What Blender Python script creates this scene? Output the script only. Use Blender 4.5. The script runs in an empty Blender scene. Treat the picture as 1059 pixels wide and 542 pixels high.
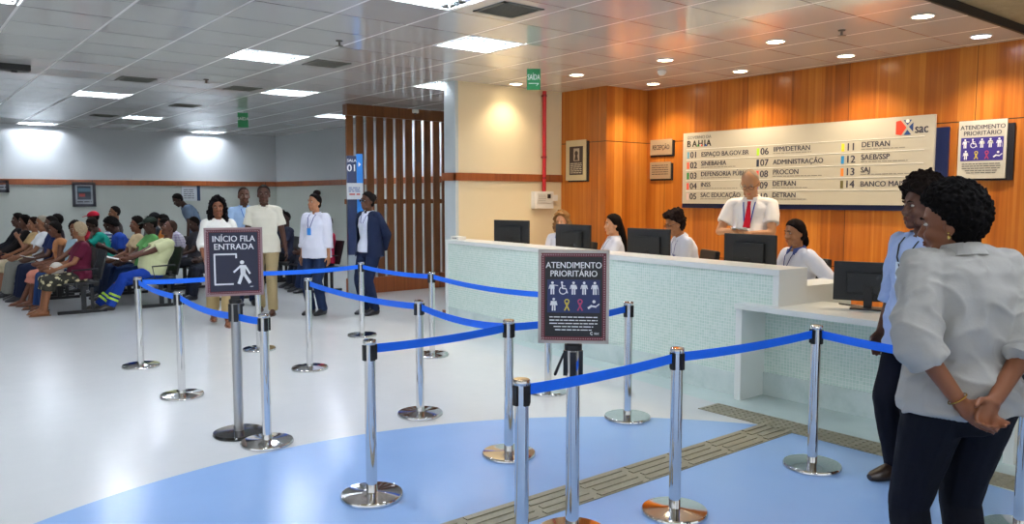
import bpy, bmesh, math, random
from mathutils import Vector, Matrix, noise
random.seed(7)
SC = bpy.context.scene
COL = SC.collection
PI = math.pi
V = Vector
def R(d): return math.radians(d)

# ------------------------------------------------------------------ camera frame (used for headings)
CAMH = 1.65
CEIL = 3.18

# ------------------------------------------------------------------ materials
def lin(c):
    if isinstance(c, str):
        c = c.lstrip('#'); c = [int(c[i:i+2], 16)/255 for i in (0, 2, 4)]
        return tuple(((x/12.92) if x <= .04045 else ((x+.055)/1.055)**2.4) for x in c)
    return tuple(c)
MATS = {}
def mat(name, col, rough=.6, metal=0., spec=.5, emis=None, estr=0., coat=0., bump=None, var=0., vscale=8., ior=1.5, sheen=0., alpha=None, trans=0.):
    if name in MATS: return MATS[name]
    m = bpy.data.materials.new(name); m.use_nodes = True
    nt = m.node_tree; b = nt.nodes['Principled BSDF']
    c = lin(col)
    b.inputs['Base Color'].default_value = (*c, 1)
    b.inputs['Roughness'].default_value = rough
    b.inputs['Metallic'].default_value = metal
    b.inputs['Specular IOR Level'].default_value = spec
    b.inputs['IOR'].default_value = ior
    b.inputs['Coat Weight'].default_value = coat
    b.inputs['Coat Roughness'].default_value = .08
    b.inputs['Sheen Weight'].default_value = sheen
    b.inputs['Transmission Weight'].default_value = trans
    if emis is not None:
        b.inputs['Emission Color'].default_value = (*lin(emis), 1)
        b.inputs['Emission Strength'].default_value = estr
    tc = nt.nodes.new('ShaderNodeTexCoord')
    if var:
        n = nt.nodes.new('ShaderNodeTexNoise'); n.inputs['Scale'].default_value = vscale; n.inputs['Detail'].default_value = 4
        mx = nt.nodes.new('ShaderNodeMix'); mx.data_type = 'RGBA'
        mx.inputs[6].default_value = (*[max(0, x*(1-var)) for x in c], 1)
        mx.inputs[7].default_value = (*[min(1, x*(1+var)) for x in c], 1)
        nt.links.new(tc.outputs['Object'], n.inputs['Vector'])
        nt.links.new(n.outputs['Fac'], mx.inputs[0]); nt.links.new(mx.outputs[2], b.inputs['Base Color'])
    if bump:
        n2 = nt.nodes.new('ShaderNodeTexNoise'); n2.inputs['Scale'].default_value = bump[0]; n2.inputs['Detail'].default_value = 5
        bp = nt.nodes.new('ShaderNodeBump'); bp.inputs['Strength'].default_value = bump[1]; bp.inputs['Distance'].default_value = bump[2] if len(bump) > 2 else .01
        nt.links.new(tc.outputs['Object'], n2.inputs['Vector'])
        nt.links.new(n2.outputs['Fac'], bp.inputs['Height']); nt.links.new(bp.outputs['Normal'], b.inputs['Normal'])
    MATS[name] = m
    return m

class NG:
    """little node helper"""
    def __init__(s, name):
        s.m = bpy.data.materials.new(name); s.m.use_nodes = True; s.nt = s.m.node_tree
        s.b = s.nt.nodes['Principled BSDF']; MATS[name] = s.m
        g = s.n('ShaderNodeNewGeometry'); s.pos = g.outputs['Position']
        x = s.n('ShaderNodeSeparateXYZ'); s.l(s.pos, x.inputs[0]); s.x, s.y, s.z = x.outputs
    def n(s, t, **k):
        o = s.nt.nodes.new(t)
        for a, v in k.items(): setattr(o, a, v)
        return o
    def l(s, a, b): s.nt.links.new(a, b)
    def put(s, v, sock):
        if isinstance(v, (int, float)): sock.default_value = v
        elif isinstance(v, tuple): sock.default_value = v if len(v) == len(sock.default_value) else (*v, 1)
        else: s.l(v, sock)
    def math(s, op, a, b=0., c=None, clamp=False):
        o = s.n('ShaderNodeMath', operation=op, use_clamp=clamp)
        s.put(a, o.inputs[0]); s.put(b, o.inputs[1])
        if c is not None: s.put(c, o.inputs[2])
        return o.outputs[0]
    def mix(s, f, a, b):
        o = s.n('ShaderNodeMix', data_type='RGBA'); s.put(f, o.inputs[0]); s.put(a, o.inputs[6]); s.put(b, o.inputs[7]); return o.outputs[2]
    def comb(s, x, y, z):
        o = s.n('ShaderNodeCombineXYZ'); s.put(x, o.inputs[0]); s.put(y, o.inputs[1]); s.put(z, o.inputs[2]); return o.outputs[0]
    def noise(s, vec, scale, detail=3, rough=.5):
        o = s.n('ShaderNodeTexNoise'); s.l(vec, o.inputs['Vector']); o.inputs['Scale'].default_value = scale
        o.inputs['Detail'].default_value = detail; o.inputs['Roughness'].default_value = rough; return o.outputs['Fac']
    def white(s, vec):
        o = s.n('ShaderNodeTexWhiteNoise', noise_dimensions='3D'); s.l(vec, o.inputs['Vector']); return o.outputs['Value'], o.outputs['Color']
    def ramp(s, f, stops):
        o = s.n('ShaderNodeValToRGB'); s.put(f, o.inputs[0]); e = o.color_ramp.elements
        while len(e) < len(stops): e.new(.5)
        for i, (p, c) in enumerate(stops): e[i].position = p; e[i].color = (*lin(c), 1)
        return o.outputs[0]
    def bump(s, h, strength, dist, normal=None):
        o = s.n('ShaderNodeBump'); o.inputs['Strength'].default_value = strength; o.inputs['Distance'].default_value = dist
        s.l(h, o.inputs['Height'])
        if normal is not None: s.l(normal, o.inputs['Normal'])
        return o.outputs['Normal']
    def base(s, c): s.put(c, s.b.inputs['Base Color'])
    def set(s, **k):
        for a, v in k.items(): s.put(v, s.b.inputs[a.replace('_', ' ')])
        return s.m

# ------------------------------------------------------------------ grid of the ceiling tiles
GX0, GDX, GY0, GDY = .96, .703, 3.48, .675
def cx(k): return GX0 + GDX*k
def cy(k): return GY0 + GDY*k

def m_floor():
    g = NG('floor_vinyl')
    p = g.pos
    nz = g.noise(p, 1.3, 5, .6); nz2 = g.noise(p, 9, 4, .6)
    pale = g.mix(nz, lin('#cbcdcc'), lin('#d8d9d7'))
    pale = g.mix(g.math('MULTIPLY', nz2, .35), pale, lin('#c4c9ca'))
    blue = g.mix(nz, lin('#86aee2'), lin('#99bbe8'))
    blue = g.mix(g.math('MULTIPLY', nz2, .4), blue, lin('#95b2e0'))
    strip = g.mix(nz2, lin('#becfcb'), lin('#c9d8d4'))
    dx = g.math('SUBTRACT', g.x, 2.0); dy = g.math('SUBTRACT', g.y, 1.5)
    r = g.math('SQRT', g.math('ADD', g.math('MULTIPLY', dx, dx), g.math('MULTIPLY', dy, dy)))
    inside = g.math('LESS_THAN', r, 3.35)
    col = g.mix(inside, pale, blue)
    xs = g.math('SUBTRACT', g.x, g.math('MULTIPLY', g.math('SUBTRACT', g.y, 3.85), .12))
    st = g.math('GREATER_THAN', xs, 5.14)
    below = g.math('LESS_THAN', g.y, 9.0)
    col = g.mix(g.math('MULTIPLY', st, below), col, strip)
    g.base(col)
    g.set(Roughness=.22, Specular_IOR_Level=.5)
    return g.m
def m_ceiling():
    g = NG('ceiling_tile')
    fx = g.math('DIVIDE', g.math('SUBTRACT', g.x, GX0), GDX); fy = g.math('DIVIDE', g.math('SUBTRACT', g.y, GY0), GDY)
    ix = g.math('FLOOR', fx); iy = g.math('FLOOR', fy)
    cell = g.comb(ix, iy, 0.); val, colr = g.white(cell)
    rx = g.math('FRACT', fx); ry = g.math('FRACT', fy)
    # distance to seams in metres
    ex = g.math('MULTIPLY', g.math('MINIMUM', rx, g.math('SUBTRACT', 1., rx)), GDX)
    ey = g.math('MULTIPLY', g.math('MINIMUM', ry, g.math('SUBTRACT', 1., ry)), GDY)
    lx = g.math('LESS_THAN', ex, .0115); ly = g.math('LESS_THAN', ey, g.math('ADD', .003, g.math('MULTIPLY', val, .004)))
    base = g.mix(val, lin('#cac7c3'), lin('#d6d3cf'))
    base = g.mix(ly, base, lin('#2c2a28'))
    base = g.mix(lx, base, lin('#e6e4e0'))
    g.base(base)
    tv = g.n('ShaderNodeVectorMath', operation='SUBTRACT'); g.l(colr, tv.inputs[0]); tv.inputs[1].default_value = (.5, .5, .5)
    ts = g.n('ShaderNodeVectorMath', operation='MULTIPLY'); g.l(tv.outputs[0], ts.inputs[0]); ts.inputs[1].default_value = (.022, .022, 0)
    ge = g.n('ShaderNodeNewGeometry')
    ad = g.n('ShaderNodeVectorMath', operation='ADD'); g.l(ge.outputs['Normal'], ad.inputs[0]); g.l(ts.outputs[0], ad.inputs[1])
    no = g.n('ShaderNodeVectorMath', operation='NORMALIZE'); g.l(ad.outputs[0], no.inputs[0])
    nb = g.bump(g.noise(g.pos, 1.6, 2), .1, .03, no.outputs[0])
    g.set(Normal=nb, Roughness=g.math('ADD', g.math('MULTIPLY', lx, .4), .09), IOR=2.1)
    return g.m
def m_wood(name, tones, plank=.16, joints=(), gloss=.28):
    g = NG(name)
    s = g.math('SUBTRACT', g.x, g.y)
    k = g.math('FLOOR', g.math('DIVIDE', s, plank)); val, _ = g.white(g.comb(k, 3., 0.))
    k2 = g.math('FLOOR', g.math('DIVIDE', s, .031)); v2, _ = g.white(g.comb(k2, 9., 0.))
    gr = g.noise(g.comb(g.math('MULTIPLY', s, 26.), 0., g.math('MULTIPLY', g.z, 1.4)), 1.0, 5, .6)
    bl = g.noise(g.comb(g.math('MULTIPLY', s, 3.), 2., g.math('MULTIPLY', g.z, .9)), 1.3, 3)
    f = g.math('ADD', g.math('MULTIPLY', val, .32), g.math('ADD', g.math('MULTIPLY', v2, .2), g.math('ADD', g.math('MULTIPLY', gr, .35), g.math('MULTIPLY', bl, .25))))
    c = g.ramp(f, [(.2, tones[0]), (.5, tones[1]), (.85, tones[2])])
    e = g.math('FRACT', g.math('DIVIDE', s, plank*8))
    c = g.mix(g.math('LESS_THAN', e, .0045), c, lin('#3a1c08'))
    for z in joints:
        c = g.mix(g.math('LESS_THAN', g.math('ABSOLUTE', g.math('SUBTRACT', g.z, z)), .0055), c, lin('#3a1c08'))
    g.base(c); g.set(Roughness=gloss, Coat_Weight=.15, Coat_Roughness=.15)
    g.set(Normal=g.bump(gr, .05, .002))
    return g.m
def m_mosaic():
    g = NG('mosaic_tile')
    t = .0265
    def e(a):
        r = g.math('FRACT', g.math('DIVIDE', a, t)); return g.math('MINIMUM', r, g.math('SUBTRACT', 1., r))
    s = g.math('ADD', g.y, g.math('MULTIPLY', g.x, .08))
    line = g.math('LESS_THAN', g.math('MINIMUM', e(s), e(g.z)), .07)
    cell = g.comb(g.math('FLOOR', g.math('DIVIDE', s, t)), g.math('FLOOR', g.math('DIVIDE', g.z, t)), 0.)
    v, _ = g.white(cell)
    c = g.mix(v, lin('#c8dfd2'), lin('#d8e9de'))
    c = g.mix(line, c, lin('#e9efe8'))
    g.base(c); g.set(Roughness=g.math('ADD', g.math('MULTIPLY', line, .5), .15))
    return g.m
def m_marble():
    g = NG('pale_marble')
    n = g.noise(g.pos, 3.2, 8, .65)
    g.base(g.ramp(n, [(.3, '#b9cbc6'), (.5, '#cfdcd8'), (.75, '#dde6e2')])); g.set(Roughness=.25); return g.m
def m_tactile(ax):
    g = NG('tactile_'+ax)
    n = g.noise(g.pos, 60, 3); 
    g.base(g.mix(n, lin('#7f7a66'), lin('#9b957e'))); g.set(Roughness=.55)
    return g.m
def m_plaster(name, a, b, sc=1.2, rough=.7, bs=.0):
    g = NG(name); n = g.noise(g.pos, sc, 6, .6)
    g.base(g.mix(n, lin(a), lin(b))); g.set(Roughness=rough)
    if bs: g.set(Normal=g.bump(g.noise(g.pos, 35, 6, .7), bs, .02))
    return g.m
def m_zsplit(name, z, a, b, c, d):
    "painted above z, tiled panels below"
    g = NG(name); n = g.noise(g.pos, 1.1, 6, .6); up = g.math('GREATER_THAN', g.z, z)
    lowc = g.mix(n, lin(a), lin(b)); upc = g.mix(n, lin(c), lin(d))
    g.base(g.mix(up, lowc, upc)); g.set(Roughness=g.math('ADD', g.math('MULTIPLY', up, .35), .4)); return g.m

FLOOR = m_floor(); CEILM = m_ceiling()
WOOD = m_wood('wood_panel', ('#7a3c0e', '#b0621c', '#cc8434'), .17, (2.42, .82))
SLAT = m_wood('slat_wood', ('#4a2a14', '#6a3d1e', '#7d4c28'), .3)
RAILW = m_wood('rail_wood', ('#6d3216', '#8f4a22', '#a35a2c'), .5)
MOSAIC = m_mosaic(); MARBLE = m_marble(); TACT = m_tactile('grey')
FARW = m_zsplit('far_wall_paint', 1.93, '#b4bab2', '#c5c9c0', '#c6cbcd', '#d0d4d5')
CREAM = m_zsplit('cream_wall', 1.9, '#dccba4', '#e6d7b4', '#e6d6b0', '#ebdcb8')
GREYP = m_plaster('wall_end_daylit', '#b9c2c4', '#c9d0d0')  # end face of the cream wall, its daylight put into the colour
CONC = m_plaster('rough_plaster', '#9a8b6c', '#c2b391', 14, .9, .8)
CHROME = mat('chrome', '#dcdcdc', .07, 1.0)
BRUSH = mat('brushed_metal', '#b9b9b9', .3, 1.0)
BLACKP = mat('black_plastic', '#111113', .4)
MONB = mat('monitor_plastic', '#17191b', .5)
SCREEN = mat('screen_glass', '#0b0d10', .12)
BELT = mat('belt_blue', '#0a6cf0', .55, var=.08, vscale=40)
WHITE = mat('white_laminate', '#e6eae6', .3, coat=.15)
WPLAST = mat('white_plastic', '#e6e4dc', .4)
NAVYP = mat('navy_panel', '#16204a', .3)
RED = mat('red_paint', '#c01a20', .35)
LAMPW = mat('tube_cool', '#ffffff', .5, emis='#eaf2ff', estr=175)
LAMPY = mat('lens_warm', '#ffffff', .5, emis='#ffe9c4', estr=14)
LOUV = mat('louvre_metal', '#9aa3a8', .25, .9)
FRAMEW = mat('white_metal', '#e2e2df', .4)
VENTM = mat('vent_grey', '#6f6f66', .6)
DARKV = mat('vent_dark', '#25251f', .8)
GREEN = mat('exit_green', '#0c8a4a', .4)
INK = mat('ink_dark', '#1d1c26', .5)
INKW = mat('ink_white', '#eeeeee', .5)
PAPER = mat('paper', '#eeeeea', .7)

# ------------------------------------------------------------------ object helpers
def link(name, me, m=None, parent=None, loc=None, rz=None, label=None):
    o = bpy.data.objects.new(name, me); COL.objects.link(o)
    if m is not None and me is not None and not me.materials: me.materials.append(m)
    if parent is not None: o.parent = parent
    if loc is not None: o.location = loc
    if rz is not None: o.rotation_euler = (0, 0, rz)
    if label: o['label'] = label
    return o
def bm_obj(name, bm, m, parent=None, loc=None, rz=None, smooth=False, label=None):
    me = bpy.data.meshes.new(name)
    bmesh.ops.recalc_face_normals(bm, faces=bm.faces)
    bm.to_mesh(me); bm.free()
    if smooth:
        for p in me.polygons: p.use_smooth = True
        me.set_sharp_from_angle(angle=math.radians(38))
    return link(name, me, m, parent, loc, rz, label)
def tag(o, label, cat, group=None, kind=None):
    o['label'] = label; o['category'] = cat
    if group: o['group'] = group
    if kind: o['kind'] = kind
    return o
def thing(name, label, cat, loc=(0, 0, 0), rz=0, group=None):
    o = bpy.data.objects.new(name, None); COL.objects.link(o); o.location = loc; o.rotation_euler = (0, 0, rz)
    o.empty_display_size = .1
    return tag(o, label, cat, group)
def struct(o): o['kind'] = 'structure'; return o
def NB(): return bmesh.new()
def box(bm, a, b, bev=0.):
    x0, y0, z0 = a; x1, y1, z1 = b
    M = Matrix.Translation(((x0+x1)/2, (y0+y1)/2, (z0+z1)/2)) @ Matrix.Diagonal((abs(x1-x0), abs(y1-y0), abs(z1-z0), 1))
    r = bmesh.ops.create_cube(bm, size=1, matrix=M)
    if bev:
        vs = r['verts']; es = {e for v in vs for e in v.link_edges}
        bmesh.ops.bevel(bm, geom=list(es), offset=bev, segments=2, affect='EDGES', profile=.7)
    return bm
def B(a, b, bev=0.): return box(NB(), a, b, bev)
def lathe(bm, prof, n=40, c=(0, 0, 0)):
    rings = []
    for r, z in prof:
        if r < 1e-6: rings.append([bm.verts.new((c[0], c[1], c[2]+z))])
        else: rings.append([bm.verts.new((c[0]+r*math.cos(2*PI*i/n), c[1]+r*math.sin(2*PI*i/n), c[2]+z)) for i in range(n)])
    for A, Bq in zip(rings, rings[1:]):
        for i in range(n):
            j = (i+1) % n
            if len(A) == 1 and len(Bq) == 1: continue
            if len(A) == 1: bm.faces.new((A[0], Bq[i], Bq[j]))
            elif len(Bq) == 1: bm.faces.new((A[i], A[j], Bq[0]))
            else: bm.faces.new((A[i], A[j], Bq[j], Bq[i]))
    return bm
def basis(t, side):
    t = t.normalized(); a = side - t*side.dot(t)
    if a.length < 1e-4:
        a = V((1, 0, 0)) - t*t.x
        if a.length < 1e-3: a = V((0, 1, 0)) - t*t.y
    a.normalize(); return a, t.cross(a)
def loft(bm, pts, secs, side=V((0, 1, 0)), n=16, caps=True):
    pts = [V(p) for p in pts]; rings = []
    for i, p in enumerate(pts):
        t = (pts[min(i+1, len(pts)-1)] - pts[max(i-1, 0)])
        sd = side[i] if isinstance(side, list) else side
        a, b = basis(t, V(sd)); ra, rb = secs[i] if isinstance(secs[i], tuple) else (secs[i], secs[i])
        rings.append([bm.verts.new(p + a*(ra*math.cos(2*PI*k/n)) + b*(rb*math.sin(2*PI*k/n))) for k in range(n)])
    for A, C in zip(rings, rings[1:]):
        for k in range(n):
            j = (k+1) % n; bm.faces.new((A[k], A[j], C[j], C[k]))
    if caps:
        bm.faces.new(rings[0][::-1]); bm.faces.new(rings[-1])
    return bm
def tube(bm, pts, r, n=10): return loft(bm, pts, [r]*len(pts), V((.3, .2, 1)), n)
def ell(bm, c, r, M=None, u=20, v=14):
    T = Matrix.Translation(V(c)) @ (M.to_4x4() if M is not None else Matrix.Identity(4)) @ Matrix.Diagonal((*r, 1))
    bmesh.ops.create_uvsphere(bm, u_segments=u, v_segments=v, radius=1, matrix=T)
def cap(bm, p, q, r0, r1, side=V((0, 1, 0)), e0=True, e1=True):
    "tapered limb between two joints, rounded ends"
    p, q = V(p), V(q)
    f = lambda r: r if isinstance(r, tuple) else (r, r)
    r0, r1 = f(r0), f(r1)
    P = []; S = []
    d = (q-p); L = d.length; d = d/L if L else V((0, 0, 1))
    if e0:
        for k in (.98, .8, .5): P.append(p - d*(min(r0)*k)); s = math.sqrt(1-k*k); S.append((r0[0]*s, r0[1]*s))
    for k in (0, .25, .5, .75, 1): P.append(p.lerp(q, k)); S.append((r0[0]+(r1[0]-r0[0])*k, r0[1]+(r1[1]-r0[1])*k))
    if e1:
        for k in (.5, .8, .98): P.append(q + d*(min(r1)*k)); s = math.sqrt(1-k*k); S.append((r1[0]*s, r1[1]*s))
    loft(bm, P, S, side, 14)
def remesh(name, bm, m, vox, parent=None, smooth=3, disp=None, fix=None, fac=.5):
    me = bpy.data.meshes.new(name); bmesh.ops.recalc_face_normals(bm, faces=bm.faces); bm.to_mesh(me); bm.free()
    o = bpy.data.objects.new(name, me); COL.objects.link(o)
    r = o.modifiers.new('r', 'REMESH'); r.mode = 'VOXEL'; r.voxel_size = vox; r.adaptivity = 0
    if smooth:
        s = o.modifiers.new('s', 'SMOOTH'); s.factor = fac; s.iterations = smooth
    dg = bpy.context.evaluated_depsgraph_get()
    nm = bpy.data.meshes.new_from_object(o.evaluated_get(dg))
    bpy.data.objects.remove(o); bpy.data.meshes.remove(me)
    nm.name = name
    n = len(nm.vertices)
    if disp or fix:
        cs = [v.co.copy() for v in nm.vertices]
        ns = [v.vector.copy() for v in nm.vertex_normals] if disp else None
        out = []
        for i_, c in enumerate(cs):
            if disp: c = c + ns[i_]*disp(c, ns[i_])
            if fix: c = fix(c)
            out.extend(c)
        nm.vertices.foreach_set('co', out); nm.update()
    nm.materials.clear(); nm.materials.append(m)
    for p in nm.polygons: p.use_smooth = True
    return link(name, nm, None, parent)

# text -> mesh, in the XZ plane, facing -Y
FONTC = {}
def text(name, s, h, x, z, m, parent, align='LEFT', bold=.0, y=-.002, sx=1., label=None):
    cu = bpy.data.curves.new('t', 'FONT'); cu.body = s; cu.size = h/.70; cu.align_x = align; cu.extrude = .0006; cu.resolution_u = 3
    o = bpy.data.objects.new('t', cu); COL.objects.link(o)
    dg = bpy.context.evaluated_depsgraph_get()
    me = bpy.data.meshes.new_from_object(o.evaluated_get(dg)); bpy.data.objects.remove(o); bpy.data.curves.remove(cu)
    if bold:
        bb = NB(); bb.from_mesh(me)
        m2 = me.copy(); m2.transform(Matrix.Translation((bold*.75*h, 0, 0))); bb.from_mesh(m2)
        m2.transform(Matrix.Translation((-bold*.375*h, .012*h, .0003))); bb.from_mesh(m2); bpy.data.meshes.remove(m2); bb.to_mesh(me); bb.free()
    me.transform(Matrix.Translation((x, y, z)) @ Matrix.Rotation(PI/2, 4, 'X') @ Matrix.Diagonal((sx, 1, 1, 1)))
    me.materials.clear(); me.materials.append(m); me.name = name
    return link(name, me, None, parent, label=label)
def slab(bm, x0, z0, x1, z1, y, t=.001): box(bm, (x0, y-t, z0), (x1, y, z1))
def poly(bm, pts, y, t=.001):
    a = [bm.verts.new((p[0], y-t, p[1])) for p in pts]; b = [bm.verts.new((p[0], y, p[1])) for p in pts]
    bm.faces.new(a); bm.faces.new(b[::-1])
    for i in range(len(pts)):
        j = (i+1) % len(pts); bm.faces.new((a[i], b[i], b[j], a[j]))
def disc(bm, x, z, r, y, n=16): poly(bm, [(x+r*math.cos(2*PI*i/n), z+r*math.sin(2*PI*i/n)) for i in range(n)], y)
def stroke(bm, x0, z0, x1, z1, w, y):
    d = V((x1-x0, z1-z0)); L = d.length or 1e-6; nx, nz = -d.y/L*w/2, d.x/L*w/2
    poly(bm, [(x0+nx, z0+nz), (x1+nx, z1+nz), (x1-nx, z1-nz), (x0-nx, z0-nz)], y)
def ring(bm, x, z, r, w, y, a0=0, a1=360, n=20):
    for i in range(n):
        a, b = R(a0+(a1-a0)*i/n), R(a0+(a1-a0)*(i+1)/n)
        poly(bm, [(x+(r+w/2)*math.cos(a), z+(r+w/2)*math.sin(a)), (x+(r+w/2)*math.cos(b), z+(r+w/2)*math.sin(b)),
                  (x+(r-w/2)*math.cos(b), z+(r-w/2)*math.sin(b)), (x+(r-w/2)*math.cos(a), z+(r-w/2)*math.sin(a))], y)
def dashes(bm, x, z, w, h, y, rnd, align='c'):
    "a line of illegibly small print: a run of word-length strokes"
    q = x; end = x+w
    while q < end:
        l = min(rnd.uniform(2., 6.)*h, end-q); slab(bm, q, z, q+l, z+h*.75, y, .0006); q += l+h*.7
def pict(bm, kind, x, z, s, y):
    "pictograms, s = height, x,z = centre of feet"
    H = s
    if kind in ('cane', 'pregnant', 'baby', 'elder', 'obese', 'stand'):
        disc(bm, x, z+.88*H, .1*H, y)
        wd = .24 if kind == 'obese' else .16
        poly(bm, [(x-wd*H*.9, z+.74*H), (x+wd*H*.9, z+.74*H), (x+wd*H, z+.42*H), (x-wd*H, z+.42*H)], y)
        stroke(bm, x-.08*H, z+.44*H, x-.09*H, z, .11*H, y); stroke(bm, x+.08*H, z+.44*H, x+.09*H, z, .11*H, y)
        stroke(bm, x-.17*H, z+.72*H, x-.25*H, z+.42*H, .07*H, y)
        if kind == 'cane': stroke(bm, x+.14*H, z+.7*H, x+.42*H, z+.66*H, .05*H, y)
        else: stroke(bm, x+.17*H, z+.72*H, x+.25*H, z+.42*H, .07*H, y)
        if kind == 'pregnant': disc(bm, x+.14*H, z+.52*H, .13*H, y)
        if kind == 'baby': disc(bm, x+.1*H, z+.62*H, .1*H, y); stroke(bm, x-.1*H, z+.55*H, x+.24*H, z+.55*H, .08*H, y)
        if kind == 'elder': stroke(bm, x+.26*H, z+.42*H, x+.28*H, z, .035*H, y)
    elif kind == 'wheel':
        disc(bm, x-.08*H, z+.9*H, .09*H, y); stroke(bm, x-.08*H, z+.8*H, x-.04*H, z+.45*H, .1*H, y)
        stroke(bm, x-.04*H, z+.46*H, x+.22*H, z+.44*H, .09*H, y); stroke(bm, x+.22*H, z+.46*H, x+.34*H, z+.1*H, .08*H, y)
        ring(bm, x, z+.3*H, .27*H, .07*H, y, 120, 380); stroke(bm, x-.06*H, z+.65*H, x+.18*H, z+.63*H, .06*H, y)
    elif kind == 'ribbon':
        ring(bm, x, z+.72*H, .15*H, .09*H, y); stroke(bm, x-.12*H, z+.62*H, x+.18*H, z+.02*H, .1*H, y); stroke(bm, x+.12*H, z+.62*H, x-.18*H, z+.02*H, .1*H, y)
    elif kind == 'hand':
        disc(bm, x+.05*H, z+.72*H, .12*H, y); stroke(bm, x-.4*H, z+.2*H, x-.1*H, z+.42*H, .16*H, y); stroke(bm, x-.12*H, z+.38*H, x+.22*H, z+.32*H, .13*H, y); stroke(bm, x+.15*H, z+.3*H, x+.45*H, z+.55*H, .09*H, y)
ICONS = [('cane', 0), ('wheel', 0), ('pregnant', 0), ('baby', 0), ('elder', 0), ('obese', 1), ('ribbon', 1), ('ribbon', 1), ('hand', 1)]
RIB1 = mat('ribbon_yellow', '#d8c24a', .5); RIB2 = mat('ribbon_pink', '#c0486e', .5)

# ================================================================== THE ROOM
def quad(name, pts, m):
    bm = NB(); bm.faces.new([bm.verts.new(p) for p in pts]); return struct(bm_obj(name, bm, m))
XW = 8.8
fl = struct(bm_obj('floor', B((-9, -6, -.1), (12, 22, 0)), FLOOR))
# cells cut out of the ceiling for lamps and vents
TROF = [(3, 7), (5, 4), (3, 2), (2, 14), (5, 11), (7, 8), (8, 15), (4, 19), (0, 2), (-1, 5), (-3, 4), (-3, 9), (2, 23), (7, 23), (-3, 14), (9, 13), (-2, 19)]  # includes lights added out of view, left of frame and behind the screen
VENT = [(4, 2), (4, 7), (2, 11), (4, 15), (4, 11), (3, 19)]
bm = NB()
holes = set(TROF) | set(VENT)
Y0C = 2.87
def cquad(x0, y0, x1, y1):
    bm.faces.new([bm.verts.new(p) for p in ((x0, y0, CEIL), (x1, y0, CEIL), (x1, y1, CEIL), (x0, y1, CEIL))])
kx0, kx1, ky1 = -14, 15, 27
for i in range(kx0, kx1):
    j0 = 0
    run = None
    ys = cy(0)
    start = Y0C
    for j in range(-1, ky1):
        if (i, j) in holes:
            if cy(j) > start: cquad(cx(i), start, cx(i+1), cy(j))
            # the recess
            zz = CEIL+.09
            x0, x1, y0, y1 = cx(i), cx(i+1), cy(j), cy(j+1)
            for A, C in (((x0, y0), (x1, y0)), ((x1, y0), (x1, y1)), ((x1, y1), (x0, y1)), ((x0, y1), (x0, y0))):
                bm.faces.new([bm.verts.new(p) for p in ((*A, CEIL), (*C, CEIL), (*C, zz), (*A, zz))])
            bm.faces.new([bm.verts.new(p) for p in ((x0, y0, zz), (x1, y0, zz), (x1, y1, zz), (x0, y1, zz))])
            start = cy(j+1)
    cquad(cx(i), start, cx(i+1), cy(ky1))
ceil = struct(bm_obj('ceiling', bm, CEILM))
struct(bm_obj('trim_1', B((-9, 2.84, CEIL-.004), (XW, 2.87, 3.25)), mat('dark_step', '#2a2620', .7)))
struct(bm_obj('ceiling_near', B((-9, -6, 3.25), (12, 2.84, 3.4)), CONC))
FY = 19.8
struct(bm_obj('wall_back', B((-9, FY, 0), (8.5, FY+.2, CEIL)), FARW))
struct(bm_obj('wall_side', B((8.08, 8.95, 0), (8.3, FY, CEIL)), FARW))
struct(bm_obj('wall_center', B((6.08, 8.7, 0), (7.95, 8.95, CEIL)), CREAM))
struct(bm_obj('trim_2', B((6.03, 8.695, 0), (6.08, 8.96, CEIL), .004), GREYP))
struct(bm_obj('wall_reception', B((7.95, 7.78, 0), (9.0, 8.95, CEIL)), WOOD))
struct(bm_obj('wall_right', B((XW, -6, 0), (9.0, 7.78, CEIL+.12)), WOOD))
# chair rails
struct(bm_obj('trim_3', B((-9, FY-.03, 1.9), (8.08, FY, 2.02), .004), RAILW))
struct(bm_obj('trim_4', B((8.05, 12.1, 1.9), (8.08, FY-.03, 2.02), .004), RAILW))
struct(bm_obj('trim_5', B((6.0, 8.67, 1.86), (7.95, 8.7, 1.965), .004), RAILW))
struct(bm_obj('trim_6', B((6.0, 8.67, 1.86), (6.03, 8.98, 1.965), .004), RAILW))
struct(bm_obj('baseboard_center', B((6.0, 8.66, 0), (6.08, 8.99, .085), .004), RAILW))
struct(bm_obj('baseboard_back', B((-9, FY-.02, 0), (8.08, FY, .1)), mat('skirting_grey', '#9aa09c', .5)))
struct(bm_obj('baseboard_side', B((8.06, 12.1, 0), (8.08, FY-.02, .1)), mat('skirting_grey', '#9aa09c', .5)))
# wall of the hall behind and to the left of the camera
struct(bm_obj('wall_left', B((-9.2, 6, 0), (-9, FY, CEIL)), FARW))

# ---- tactile paving
def tactile(name, x0, x1, y0, y1, along, label):
    t = thing(name, label, 'floor strip')
    bm = B((x0, y0, 0), (x1, y1, .0035))
    if along == 'x':
        n = 4; w = (y1-y0)/n
        L = .40; x = x0+.02
        while x < x1-.05:
            for k in range(n):
                xs = x+(k % 2)*.03
                box(bm, (xs, y0+w*(k+.2), .003), (min(xs+L-.06, x1), y0+w*(k+.8), .009))
            x += L
    else:
        x = x0+.025
        while x < x1-.01:
            y = y0+.025
            while y < y1-.01:
                lathe(bm, [(.012, .003), (.009, .008), (0, .008)], 8, (x, y, 0)); y += .05
            x += .05
    bm_obj('ribbed_mat' if along == 'x' else 'studded_mat', bm, TACT, t)
    return t
tactile('tactile_paving', -1.0, 4.88, 2.95, 3.21, 'x', 'grey-brown tactile strip of long raised bars crossing the blue floor')
tactile('tactile_paving', 4.89, 5.14, 1.2, 3.76, 'y', 'grey-brown tactile strip of small studs running along the foot of the low desk')

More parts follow.
